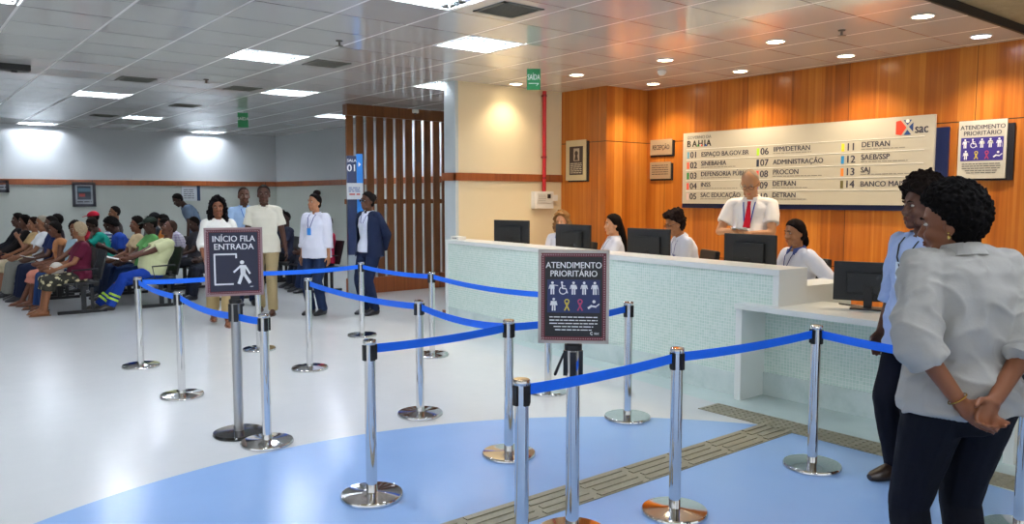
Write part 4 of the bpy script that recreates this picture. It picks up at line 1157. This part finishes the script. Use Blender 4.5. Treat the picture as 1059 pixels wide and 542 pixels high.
            bm = NB(); bmesh.ops.create_uvsphere(bm, u_segments=32, v_segments=20, radius=1)
            bmesh.ops.delete(bm, geom=[v for v in bm.verts if v.co.z < -.05], context='VERTS')
            for v_ in bm.verts: c = v_.co; v_.co = H((-.01+c.x*.106, c.y*.09, .045+c.z*.085))
            if ex[2] > 0: 
                b0 = H((.06, 0, .05))
            loft(bm, [H((.05, 0, .058)), H((.11, 0, .055)), H((.15, 0, .045)), H((.17, 0, .038))], [(.07*hs, .008), (.068*hs, .006), (.055*hs, .004), (.02*hs, .003)], Rh @ V((0, 1, 0)), 14)
            bm_obj('cap', bm, cloth(ex[1]), root, smooth=True)
        elif k == 'watch':
            c = eL.lerp(wL, .93) if ex[1] == 'L' else eR.lerp(wR, .93); d = ((wL-eL) if ex[1] == 'L' else (wR-eR)).normalized()
            bm = NB(); loft(bm, [c-d*.012, c+d*.012], [.031*S, .031*S], V((0, 0, 1)), 18); a, b = basis(d, V((0, 0, 1))); 
            ell(bm, c+a*.03, (.014, .014, .012)); bm_obj('watch', bm, mat('watch_'+ex[2], ex[2], .3), root)
        elif k == 'bracelet':
            c = eL.lerp(wL, .9) if ex[1] == 'L' else eR.lerp(wR, .9); d = ((wL-eL) if ex[1] == 'L' else (wR-eR)).normalized()
            a, b = basis(d, V((0, 0, 1))); bm = NB(); tube(bm, [c+(a*math.cos(t)+b*math.sin(t))*.032*S for t in [2*PI*i/18 for i in range(19)]], .0025, 6); bm_obj('bracelet', bm, mat('gold', '#b08a3c', .25, 1.), root)
        elif k == 'earring':
            bm = NB()
            for sg in (1, -1): ell(bm, H((-.008, .088*sg, -.045)), (.006, .005, .009)); ell(bm, H((-.008, .088*sg, -.03)), (.004, .004, .004))
            bm_obj('earrings', bm, mat('gold_shiny', '#e0c070', .2, 1.), root)
        elif k == 'pants_band':
            for kk, aa in ((kL, aL), (kR, aR)):
                for t in (.62, .76):
                    c0, c1 = kk.lerp(aa, t), kk.lerp(aa, t+.07); bm = NB(); loft(bm, [c0, c1], [.08*S, .08*S], V((0, 1, 0)), 18); bm_obj('reflective_band', bm, mat('hi_vis', '#b9e04a', .4), root)
        elif k == 'jacket':   # open jacket: two front panels + back over the shirt
            jm = cloth(ex[1]); bm = NB()
            for rng in (range(5, 32),):
                st = [(-.2, .19, .14), (0, .185, .135), (.2, .17, .12), (.5, .17, .125), (.7, .185, .13), (.86, .185, .112), (.96, .12, .08)]
                rows = []
                for s, a, b in st:
                    p, fw, sd, up = frame(s); n = 36; row = []
                    for i in range(n+1):
                        an = R(ex[2]+(360-2*ex[2])*i/n); row.append((p+fw*(b*S+.03)*math.cos(an)+sd*(a*S*w+.02)*math.sin(an), fw*math.cos(an)+sd*math.sin(an)))
                    rows.append(row)
                gi = [[bm.verts.new(c+o_*.0) for c, o_ in r_] for r_ in rows]; go = [[bm.verts.new(c+o_*.012) for c, o_ in r_] for r_ in rows]
                for G, fl_ in ((gi, 1), (go, 0)):
                    for r1, r2 in zip(G, G[1:]):
                        for i in range(len(r1)-1):
                            f_ = (r1[i], r1[i+1], r2[i+1], r2[i]); bm.faces.new(f_ if not fl_ else f_[::-1])
                for i in range(len(gi)-1):
                    for k2 in (0, -1): bm.faces.new((gi[i][k2], go[i][k2], go[i+1][k2], gi[i+1][k2]))
                for i in range(len(gi[0])-1):
                    for k2 in (0, -1): bm.faces.new((gi[k2][i], gi[k2][i+1], go[k2][i+1], go[k2][i]))
            for s, e, wq in ((shL, eL, wL), (shR, eR, wR)):
                pm = frame(.93)[0]; cap(bm, pm, s, .07*S, .078*S); cap(bm, s, e, .078*S, .068*S); cap(bm, e, e.lerp(wq, .97), .068*S, .052*S, e1=False)
            me = bpy.data.meshes.new('jacket'); bmesh.ops.recalc_face_normals(bm, faces=bm.faces); bm.to_mesh(me); bm.free()
            for p_ in me.polygons: p_.use_smooth = True
            me.set_sharp_from_angle(angle=R(60)); link('jacket', me, jm, root)
        elif k == 'bag':
            c = front(.25, ex[2], .05) if not sit else V((.3*S, ex[2], seat+.2)); bm = NB(); ell(bm, c, (.09, .12, .1), None, 20, 14)
            bm_obj('bag', bm, cloth(ex[1]), root, smooth=True)
        elif k == 'facemask': pass
    bpy.context.view_layer.update()
    return root, dict(wL=wL, wR=wR, eL=eL, eR=eR, Hc=Hc, frame=frame, kL=kL, kR=kR)

def wpt(root, v): return root.location + Matrix.Rotation(root.rotation_euler.z, 3, 'Z') @ V(v)
DARK, MID, LIGHT, FAIR = '#4a2b1c', '#74462c', '#a06c48', '#c9926c'
SHORT = dict(th=.007, na=.003, nf=80)
BUZZ = dict(th=.0035, na=.001, nf=80)
UNI = '#cfd3e2'      # pale uniform shirt
AFRO = lambda t, b=.0: dict(th=t, na=.008, nf=95, fe=40, se=-18, be=-42, bulge=b)
HLEFT = PI - 0.0     # facing -X

# ---- two staff members waiting at the right
person('woman in a light blue shirt with badge, standing by the low desk facing left', (4.56, 1.98, 0), R(158), 1.71, '#5b3726', vox=.006, fem=True, w=1.0, hy=-10, hp=2,
       hair=dict(th=.036, na=.012, nf=90, fe=40, se=-8, be=-30, bulge=.045, curl=(2600, .0075), hv=.005), hairc='#17100d', top=dict(col='#a9bbe0', sleeve='elbow', hem=-.26, infl=.024, collar=True, amp=.009), bottom=('trousers', '#080b18'),
       shoes=('shoe', '#2a1c12'), wl=(.02, .27, .86), wr=(.03, -.26, .86), belly=.015, detail=True, extras=(('lanyard', '#15151c', .62, '#dde6ef'),), al=(0, .1, .085), ar=(.02, -.1, .085))
person('woman seen from behind in a grey-white shirt, hands clasped at her back', (2.99, 1.14, 0), R(60), 1.73, '#7b4a2e', vox=.006, fem=True, w=1.1, hy=43, hp=8, hunch=14, headc=.95, nk=.055,
       hair=dict(th=.024, na=.006, nf=90, fe=36, se=4, be=-36, bulge=.024, curl=(3600, .006), hv=.0042), hairc='#080606', top=dict(col='#a5a39e', sleeve='elbow', hem=-.1, infl=.026, collar=True, amp=.012), bottom=('trousers', '#050712'),
       shoes=('shoe', '#111114'), wl=(-.175, .14, .95), wr=(-.19, .03, .97), ehl=(-.25, 1, 0), ehr=(-.25, -1, 0), hdl=(-.15, -.8, -.55), hdr=(-.2, .7, -.7), palmL=(-1, 0, 0), palmR=(-1, 0, 0), curl=48,
       belly=.02, detail=True, extras=(('earring',), ('bracelet', 'L')), al=(0, .11, .085), ar=(0, -.11, .085))

# ---- staff behind the counter
def chair(x, y, rz, label, z=.1):
    t = thing('office_chair', label, 'office chair', (x, y, z), rz, 'black staff office chairs')
    bm_obj('seat', B((-.23, -.23, .40), (.23, .23, .47), .025), BLACKP, t)
    bm = B((-.03, -.21, .0), (.03, .21, .42), .025); bm.transform(Matrix.Translation((-.27, 0, .55)) @ Matrix.Rotation(R(-8), 4, 'Y')); bm_obj('backrest', bm, BLACKP, t)
    bm_obj('pole', lathe(NB(), [(0, .08), (.028, .08), (.028, .4), (0, .4)], 14), BLACKP, t)
    for k in range(5):
        a = R(72*k); b2 = NB(); loft(b2, [(0, 0, .09), (.27*math.cos(a), .27*math.sin(a), .06)], [.022, .016], V((0, 0, 1)), 8)
        ell(b2, (.27*math.cos(a), .27*math.sin(a), .03), (.028, .028, .03), None, 10, 8); bm_obj('leg', b2, BLACKP, t)
    for s in (-1, 1):
        b2 = NB(); tube(b2, [(-.05, .23*s, .44), (-.05, .27*s, .5), (-.05, .27*s, .64), (.16, .27*s, .65)], .015, 8); bm_obj('armrest', b2, BLACKP, t)
CZ = .1
for x, y, a, lb in ((6.85, 7.4, 168, 'black office chair under the curly haired woman'), (6.75, 6.37, 165, 'black office chair under the long haired woman'),
                  (6.75, 5.45, 150, 'black office chair under the woman with glasses'), (6.62, 4.1, 165, 'black office chair under the staff woman nearest the desk')):
    chair(x, y, R(a), lb)
person('seated staff woman with light brown curly hair, behind the second monitor', (6.85, 7.48, CZ), R(205), 1.64, FAIR, 'sit', seat=.48, fem=True, recl=2, hp=6,
       hair=dict(th=.022, na=.01, nf=80, fe=50, se=-40, be=-60, curl=(700, .012), hv=.008, lumps=(((-.02, .085, -.06), (.05, .035, .075)), ((-.02, -.085, -.06), (.05, .035, .075)), ((-.07, 0, -.05), (.045, .08, .08)))), hairc='#7d5a36',
       top=dict(col=UNI, sleeve='long', collar=True, ccol='#8b98c8'), extras=(('lanyard', '#3a4a9a', .6, '#5a6aa8'),))
person('seated staff woman with long straight dark hair, looking left', (6.75, 6.50, CZ), R(150), 1.68, FAIR, 'sit', seat=.46, fem=True, recl=4, hp=2,
       hair=dict(th=.012, na=.004, nf=60, fe=36, se=-30, be=-50, lumps=(), locks=((((-.075, 0, .05), (-.105, -.01, -.06), (-.14, -.02, -.2), (-.16, -.02, -.34)), ((.07, .03), (.085, .04), (.07, .035), (.03, .015))),)), hairc='#17110f',
       top=dict(col=UNI, sleeve='short', collar=True), extras=(('lanyard', '#2c3a7a', .6, '#4a5a98'),))
person('seated staff woman with dark curly updo and glasses, bent over her work', (6.75, 5.32, CZ), R(150), 1.70, LIGHT, 'sit', seat=.53, fem=True, recl=-10, hunch=14, hp=24,
       hair=dict(th=.014, na=.01, nf=100, fe=44, se=2, be=-30, curl=(600, .011), hv=.008, lumps=(((-.06, 0, .085), (.07, .07, .06)), ((.045, .0, .115), (.035, .05, .022)))), hairc='#1c1211',
       top=dict(col=UNI, sleeve='long', collar=True), wl=(.36, .1, .66), wr=(.36, -.12, .66), extras=(('lanyard', '#2c3a8a', .6, '#4a5aa8'), ('glasses', '#1a1a3a')))
s4, J4 = person('standing bald man in white shirt and red tie writing on a small pad', (6.75, 4.58, CZ), R(200), 1.83, '#c08a62', w=1.16, belly=.07, hp=32, hunch=10,
       hair=dict(th=.002, na=.001, nf=80, fe=86, se=-8, be=-32), hairc='#a8927c', top=dict(col='#ece6e0', sleeve='short', collar=True, infl=.013, amp=.008), tuck=True, bottom=('trousers', '#171c2c'),
       wl=(.30, .02, 1.12), wr=(.29, -.07, 1.14), ehl=(-.5, 1, -.5), ehr=(-.5, -1, -.5), hdl=(.3, -1, .1), hdr=(.35, .9, .1), palmL=(-.2, 0, 1), palmR=(0, 0, -1), curl=40,
       extras=(('tie', '#c4182c'), ('lanyard', '#26409a', .34, '#c8d0dc'), ('belt',), ('glasses', '#241c1a'), ('watch', 'L', '#e8e8ea')))
q = wpt(s4, (.36, -.02, 1.235))
t = thing('note_pad', 'small white pad held by the standing bald man', 'note pad', tuple(q), s4.rotation_euler.z)
bm = B((-.05, -.07, -.004), (.05, .07, .004)); bm.transform(Matrix.Rotation(R(-20), 4, 'Y')); bm_obj('sheets', bm, PAPER, t)
q = wpt(s4, (.35, -.06, 1.27)); t = thing('pen', 'pale pen in the hand of the standing bald man', 'pen', tuple(q))
bm = NB(); tube(bm, [(0, 0, -.03), (.02, .01, .1)], .005, 8); bm_obj('barrel', bm, WPLAST, t)
person('seated staff woman with dark tied back hair, forearm resting beside the last counter monitor', (6.6, 3.96, CZ), R(156), 1.66, LIGHT, 'sit', seat=.47, fem=True, w=1.15, belly=.03, recl=0, hunch=8, hp=8,
       hair=dict(th=.012, na=.003, nf=60, fe=38, se=-8, be=-38, lumps=(((-.09, 0, -.02), (.04, .05, .07)), ((-.11, 0, -.09), (.03, .035, .06)))), hairc='#171010',
       top=dict(col=UNI, sleeve='elbow', collar=True, ccol='#4a5a98', infl=.02), wl=(.10, .33, .68), wr=(.36, -.1, .66), ehl=(-1, .7, -.2), hdl=(1, -.3, -.1), palmL=(0, 0, -1), extras=(('lanyard', '#26307a', .6, '#4a5a98'), ('watch', 'L', '#15151a')))

# ---- people standing in the hall
HC = lambda x, y: math.atan2(-y, -x)   # heading towards the camera
person('young woman in white top and wide khaki trousers walking behind the entrance sign', (3.36, 10.15, 0), HC(3.27, 10.15)+R(4), 1.62, '#7e4c30', fem=True, hy=-4, hp=4,
       hair=dict(th=.022, na=.012, nf=70, fe=42, se=-40, be=-60, curl=(700, .012), hv=.009, lumps=(((-.02, .09, -.08), (.055, .04, .11)), ((-.02, -.09, -.08), (.055, .04, .11)), ((-.06, 0, -.08), (.05, .085, .12)), ((.0, .1, -.17), (.04, .03, .06)), ((.0, -.1, -.17), (.04, .03, .06)))), hairc='#0e0b0c',
       top=dict(col='#eceae2', sleeve='elbow', cuff=False, hem=.02, infl=.02), bottom=('wide', '#b29a6c'), shoes=('sandal', '#6e3b22'), al=(.16, .07, .085), ar=(-.2, -.09, .12), wl=(.1, .25, .9), wr=(.16, -.2, .92))
person('tall young man in cream short sleeved shirt and khaki trousers, walking', (4.2, 10.75, 0), HC(4.2, 10.75)+R(-8), 1.80, '#4e2e20', hy=6, hair=SHORT,
       top=dict(col='#e4dfcd', sleeve='short', hem=-.2, infl=.024, collar=True), bottom=('trousers', '#a9966f'), shoes=('sandal', '#4a3226'), al=(.14, .1, .085), ar=(-.16, -.1, .1), wl=(-.02, .27, .84), wr=(.05, -.27, .84))
person('bald man in light blue shirt walking behind the tall young man', (4.28, 11.75, 0), HC(4.1, 11.9)+R(8), 1.78, '#5a3726', hair=BUZZ, hairc='#2a1c16',
       top=dict(col='#a9c6ea', sleeve='long', collar=True), bottom=('trousers', '#202a44'), extras=(('lanyard', '#3a6ac0', .6, '#c8d4e4'),))
person('staff woman in white shirt with bright blue badge and high bun, looking left', (4.72, 10.2, 0), HC(4.7, 10.1)-R(38), 1.68, '#b07a58', fem=True, w=1.1, hy=-14, belly=.02,
       hair=dict(th=.009, na=.003, nf=60, fe=40, se=-8, be=-38, lumps=(((-.045, 0, .135), (.055, .055, .045)),)), hairc='#15100f', top=dict(col='#e2e4f2', sleeve='three', hem=-.22, infl=.03, collar=True, amp=.009), bottom=('trousers', '#1b2947'),
       extras=(('lanyard', '#2a3a8a', .52, '#3f8fe0'),), al=(0, .09, .085), ar=(.03, -.09, .085))
person('guard woman in navy jacket and glasses standing by the column sign', (5.3, 9.75, 0), HC(5.3, 9.75)-R(48), 1.70, '#5d3926', fem=True, hy=-8, w=1.05,
       hair=dict(th=.012, na=.004, nf=70, fe=40, se=-10, be=-38, lumps=(((-.09, 0, .05), (.05, .06, .055)),)), hairc='#120e0e', top=dict(col='#dfe4f2', sleeve='none', hem=-.08, collar=True), bottom=('trousers', '#16213c'),
       wl=(-.18, .1, .92), wr=(-.2, -.1, .90), ehl=(-.3, 1, 0), ehr=(-.3, -1, 0), extras=(('jacket', '#18223c', 32), ('glasses', '#141414', '#1b1b1e'), ('lanyard', '#3a4a8a', .62, '#d0d8e4')))
person('man in grey-blue tee shirt bending forward among the back rows', (5.0, 16.4, 0), R(180-4), 1.80, '#3e261c', lean=16, hunch=24, hp=34, hair=SHORT, top=dict(col='#6d8096', sleeve='short', hem=-.15, infl=.024), bottom=('trousers', '#1e2740'),
       wl=(.22, .2, .78), wr=(-.12, -.28, 1.0))

# ---- waiting benches
def bench(x, y0, n, label, fy=None):
    t = thing('waiting_bench', label, 'bench', (x, y0, 0), 0, 'black beam benches of the waiting area')
    p = .56; L = n*p
    BL = mat('bench_black', '#131416', .45)
    for k in range(n):
        y = k*p
        bm = B((-.24, y+.03, .415), (.2, y+p-.03, .44), .01); bm_obj('seat', bm, BL, t)
        bm = B((-.012, y+.03, 0), (.012, y+p-.03, .42), .008); bm.transform(Matrix.Translation((.215, 0, .47)) @ Matrix.Rotation(R(14), 4, 'Y')); bm_obj('backrest', bm, BL, t)
        bm = B((.17, y+p/2-.02, .36), (.235, y+p/2+.02, .52), .004); bm_obj('bracket', bm, BL, t)
    bm_obj('beam', B((-.03, 0, .34), (.05, L, .40), .004), BL, t)
    for y in (.14, L-.14):
        bm = B((-.02, y-.025, .04), (.04, y+.025, .35), .004); box(bm, (-.32, y-.03, .0), (.3, y+.03, .045), .006); box(bm, (.1, y-.02, .04), (.14, y+.02, .35)); bm_obj('leg', bm, BL, t)
    for y in (0, L):
        b2 = NB(); tube(b2, [(-.1, y, .38), (-.14, y, .62), (.18, y, .63)], .013, 8); bm_obj('armrest', b2, BL, t)
    return t
ROWX = [2.18, 3.22, 4.30, 5.95]
names = ['first row', 'second row', 'third row', 'fourth row']
for k, x in enumerate(ROWX):
    y0 = 12.25 if k < 2 else 12.4
    bench(x, y0, 4, 'black waiting bench, front unit of the %s counted from the left' % names[k])
    bench(x, y0+2.4, 4, 'black waiting bench, middle unit of the %s counted from the left' % names[k])
    if k < 3: bench(x, y0+4.8, 3, 'black waiting bench, rear unit of the %s counted from the left' % names[k])
def seated(row, y, label, **k):
    d = dict(pose='sit', seat=.43, recl=8, vox=.0105)
    dx = k.pop('dx', 0); rz = k.pop('rz', 0); d.update(k)
    return person(label, (ROWX[row]+.0+dx, y, 0), PI+R(rz), d.pop('h', 1.68), **d)
LP = dict(al=(.42, .12, .085), ar=(.48, -.12, .085))
# row 1 from the front
seated(0, 12.53, 'elderly woman with short pale hair, maroon top and patterned skirt, front of first row', skin='#8f5c3c', fem=True, w=1.15, belly=.03, hy=-45, hair=dict(th=.016, na=.008, nf=80, fe=46, se=-6, be=-36), hairc='#b5a284',
       top=dict(col='#5e1830', sleeve='short', infl=.02), bottom=('skirt', '#2b2a20', 'floral', '#cfc39a'), shoes=('sandal', '#8a5a34'), extras=(('bag', '#cfc9be', -.02),), hunch=10, h=1.62)
seated(0, 13.1, 'smiling young woman in pale blue top and jeans turned to the camera, first row', skin='#6f432b', fem=True, hy=48, torso_yaw=14, hair=dict(th=.02, na=.009, nf=80, fe=44, se=-20, be=-40, lumps=(((-.07, 0, -.02), (.05, .08, .08)),)), hairc='#120d0d',
       top=dict(col='#a9c6d2', sleeve='none'), bottom=('jeans', '#203a66'), shoes=('sandal', '#4e3424'), h=1.64, **LP)
seated(0, 13.75, 'woman with bare arms and pink skirt leaning forward in the first row', skin='#6a3f2a', fem=True, lean=10, hunch=14, hp=12, hair=dict(th=.014, na=.005, nf=80, fe=44, se=-8, be=-40), top=dict(col='#b0784e', sleeve='none'), bottom=('skirt', '#c8806c'), shoes=('sandal', '#6e4630'), h=1.6, al=(.52, .1, .085), ar=(.6, -.1, .085))
seated(0, 14.5, 'man in navy polo shirt sitting in profile, first row', skin='#4a2c1e', hair=SHORT, hp=4, top=dict(col='#1c2850', sleeve='short', collar=True, infl=.02), bottom=('trousers', '#182038'), h=1.74, dx=-.03, recl=2)
seated(0, 15.15, 'grey haired man in white shirt, first row', skin='#85563a', hair=SHORT, hairc='#8b8274', top=dict(col='#e6e6e8', sleeve='short', infl=.022), bottom=('trousers', '#7a7a72'), h=1.74, dx=-.12, hp=6)
seated(0, 15.9, 'woman in beige dress touching her chin, first row', skin='#8c5c40', fem=True, hair=dict(th=.014, na=.006, nf=80, fe=44, se=-20, be=-40), hairc='#2a1a14', top=dict(col='#b99a6c', sleeve='short'), bottom=('skirt', '#b9a98a'), wl=(.2, .06, .98), ehl=(.2, .5, -1), h=1.64, dx=-.15, shoes=('sandal', '#5a4030'))
seated(0, 16.8, 'person in dark clothes with dark red trousers near the rear of the first row', skin='#5a3626', hair=dict(th=.02, na=.008, nf=80, fe=42, se=-30, be=-50), top=dict(col='#1c1718', sleeve='long'), bottom=('trousers', '#4a1a20'), h=1.68, dx=-.18)
seated(0, 17.5, 'person in black with dark hair, farthest of the first row', skin='#4a2c20', hair=dict(th=.02, na=.006, nf=80, fe=42, se=-20, be=-50), top=dict(col='#15161c', sleeve='long'), bottom=('trousers', '#23262e'), h=1.72, dx=-.2)
# row 2
seated(1, 12.53, 'stout man in cream tee shirt and bright blue trousers reclining, front of second row', skin='#5c3524', w=1.22, belly=.085, recl=26, dx=-.06, hp=-22, hair=BUZZ, hairc='#3a2a22', top=dict(col='#d9dcab', sleeve='short', infl=.022), bottom=('trousers', '#1c3f9c'), shoes=('shoe', '#3b352c'),
       h=1.76, al=(.62, .12, .085), ar=(.72, -.1, .085), extras=(('pants_band',),), wl=(.30, .1, .74), wr=(.33, -.1, .72))
seated(1, 13.12, 'man in green tee shirt and dark cap reading papers, second row', skin='#42281c', recl=10, hp=10, hair=SHORT, top=dict(col='#5d9a56', sleeve='short', infl=.022), bottom=('jeans', '#1f3357'), h=1.76, extras=(('cap', '#1f2a22', 1),), al=(.6, .12, .085), ar=(.52, -.12, .085), shoes=('shoe', '#55504a'), w=1.1, belly=.03)
seated(1, 13.8, 'woman in beige blouse between the green tee shirt and the blue shirt', skin='#6e442e', fem=True, recl=6, hair=AFRO(.022), top=dict(col='#c9b08a', sleeve='short'), bottom=('trousers', '#24304a'), h=1.70)
seated(1, 14.5, 'person in blue shirt with big curly black hair looking down', skin='#3c241a', recl=-8, hunch=16, hp=30, hair=AFRO(.035), hairc='#0d0b0b', top=dict(col='#2a4fb0', sleeve='short'), bottom=('trousers', '#232a36'), h=1.72, wl=(.3, .05, .8), wr=(.34, -.08, .78))
seated(1, 15.2, 'person in teal tee shirt resting the head on one hand', skin='#3e261b', recl=-14, hunch=14, hp=26, hair=SHORT, top=dict(col='#1d9a86', sleeve='short', infl=.02), bottom=('jeans', '#24406c'), h=1.70, wl=(.26, .06, 1.0), ehl=(.6, .4, -1), dx=-.12)
seated(1, 15.9, 'person in white and blue striped shirt leaning back, second row', skin='#4a2e20', recl=18, hp=4, hair=SHORT, top=dict(col='#e4e6ee', sleeve='short', mat=cloth('#e4e6ee', 'stripe', '#28407c')), bottom=('trousers', '#2a3040'), h=1.66, dx=-.08)
seated(1, 16.7, 'bearded man with red cap and red shirt, second row', skin='#4a2d20', recl=8, hp=6, hair=dict(th=.004, na=.001, nf=80, lumps=(((.05, 0, -.095), (.04, .05, .03)),)), top=dict(col='#c0263c', sleeve='short', infl=.022), bottom=('trousers', '#2a2a30'), h=1.82, extras=(('cap', '#b81c34', 1),), dx=-.1)
seated(1, 17.6, 'dark haired woman whose head shows behind the first row', skin='#6a432f', fem=True, recl=6, hair=dict(th=.02, na=.006, nf=80, fe=42, se=-30, be=-50), top=dict(col='#3a3236', sleeve='long'), bottom=('trousers', '#22262e'), h=1.66, dx=-.55)
# row 3
seated(2, 12.95, 'person with dark hair in brown shirt, mostly hidden behind the walking woman', skin='#3a241a', recl=4, hp=20, hair=SHORT, top=dict(col='#3c2c28', sleeve='short'), bottom=('trousers', '#1c1f28'), h=1.64)
seated(2, 14.15, 'man with short hair in dark top behind the plaid shirt', skin='#3c2419', recl=2, hp=14, hair=SHORT, top=dict(col='#2b2a30', sleeve='short'), bottom=('trousers', '#15171d'), h=1.66, dx=-.02)
seated(2, 14.85, 'man in white plaid shirt bending over white papers, third row', skin='#38221a', recl=-18, hunch=18, hp=30, hair=SHORT, top=dict(col='#d9d6e2', sleeve='short', infl=.024, mat=cloth('#e2dee8', 'plaid', '#a99cc0')), bottom=('shorts', '#2a2c34'), h=1.74, wl=(.34, .08, .7), wr=(.36, -.08, .7), dx=-.02, shoes=('shoe', '#d8d4cc'))
seated(2, 15.6, 'woman in orange top with dark hair hanging forward, third row', skin='#7a4b32', fem=True, recl=0, hp=14, hair=dict(th=.02, na=.006, nf=80, fe=40, se=-40, be=-55, lumps=(((-.05, 0, -.08), (.05, .08, .1)),)), top=dict(col='#c77a34', sleeve='short'), bottom=('trousers', '#2c7a4a'), h=1.68, dx=-.12)
seated(2, 16.5, 'person with dark cap behind the reclining man', skin='#3a241a', recl=4, hair=SHORT, top=dict(col='#3a4048', sleeve='short'), bottom=('trousers', '#22252c'), h=1.74, extras=(('cap', '#15161a', 1),), dx=-.1)
seated(2, 17.4, 'light skinned dark haired man far back between red cap and curly hair', skin='#8e6144', recl=4, hair=SHORT, top=dict(col='#4a4440', sleeve='short'), bottom=('trousers', '#2a2c30'), h=1.84, dx=-.62, seat=.5)
# row 4
seated(3, 12.75, 'woman in pink shirt seated right beside the blue column sign', skin='#4a2d20', recl=6, hair=SHORT, top=dict(col='#d8385c', sleeve='short', infl=.022), bottom=('jeans', '#1f2c4a'), h=1.66, dx=.12, fem=True)
seated(3, 13.4, 'man in orange shirt behind the pink shirt, fourth row', skin='#4e2f20', recl=4, hair=SHORT, top=dict(col='#b8562c', sleeve='short', infl=.022), bottom=('trousers', '#1c1f2a'), h=1.82, dx=.3, hp=8)
seated(3, 14.2, 'man in dark blue shirt seated between the tall man and the white shirted woman', skin='#38221a', recl=4, hair=BUZZ, top=dict(col='#23283a', sleeve='short', infl=.022), bottom=('trousers', '#14161d'), h=1.80, dx=-.02, hy=20)
seated(3, 15.2, 'person with raised hand and lighter skin behind the white shirted woman', skin='#8c5a40', recl=4, hair=SHORT, top=dict(col='#5a5048', sleeve='short'), bottom=('trousers', '#24262e'), h=1.86, wl=(.24, .05, 1.02), dx=.3)

def sheet(x, y, z, rz, label, w=.21, d=.3, tilt=-12):
    t = thing('paper', label, 'paper', (x, y, z), rz, 'white papers held by waiting people')
    bm = NB(); n = 6; rows = []
    for i in range(n+1):
        u = i/n-.5; rows.append([bm.verts.new((u*d, v*w, .03*u*u)) for v in (-.5, .5)]+[bm.verts.new((u*d, v*w, .03*u*u-.003)) for v in (.5, -.5)])
    for A, C in zip(rows, rows[1:]):
        for k in range(4): bm.faces.new((A[k], A[(k+1) % 4], C[(k+1) % 4], C[k]))
    bm.faces.new(rows[0]); bm.faces.new(rows[-1][::-1]); bm.transform(Matrix.Rotation(R(tilt), 4, 'Y')); bm_obj('sheets', bm, PAPER, t)
sheet(2.80, 13.0, .70, R(170), 'open white papers between the cream and green tee shirts', .3, .34)
sheet(2.72, 13.35, .72, R(185), 'second white paper held in front of the man with the green tee shirt', .21, .3, -25)
sheet(3.88, 14.8, .66, R(175), 'white papers on the lap of the man in the plaid shirt', .26, .3)
sheet(1.78, 14.4, .70, R(180), 'small white paper on the lap of the man in the navy polo', .15, .2)

# ================================================================== light from outside, camera, view
w = bpy.data.worlds.new('world'); SC.world = w; w.use_nodes = True
w.node_tree.nodes['Background'].inputs[0].default_value = (.93, .97, 1.0, 1); w.node_tree.nodes['Background'].inputs[1].default_value = .75
cam = bpy.data.cameras.new('camera'); co = bpy.data.objects.new('camera', cam); COL.objects.link(co); SC.camera = co
cam.sensor_width = 36; cam.lens = 811/1059*36; cam.clip_end = 200
PITCH = math.atan(68/811.0); YAW = math.atan(655.5/814)
co.location = (0, 0, CAMH); co.rotation_euler = (PI/2-PITCH, 0, -YAW)
cam.shift_y = 0
SC.view_settings.view_transform = 'Standard'; SC.view_settings.look = 'None'; SC.view_settings.gamma = 1; SC.view_settings.exposure = 0.58
SC.view_settings.use_curve_mapping = False
SC.cycles.use_denoising = True
SC.cycles.max_bounces = 8; SC.cycles.diffuse_bounces = 4; SC.cycles.glossy_bounces = 4
SC.cycles.sample_clamp_indirect = 6
SC.cycles.use_light_tree = True
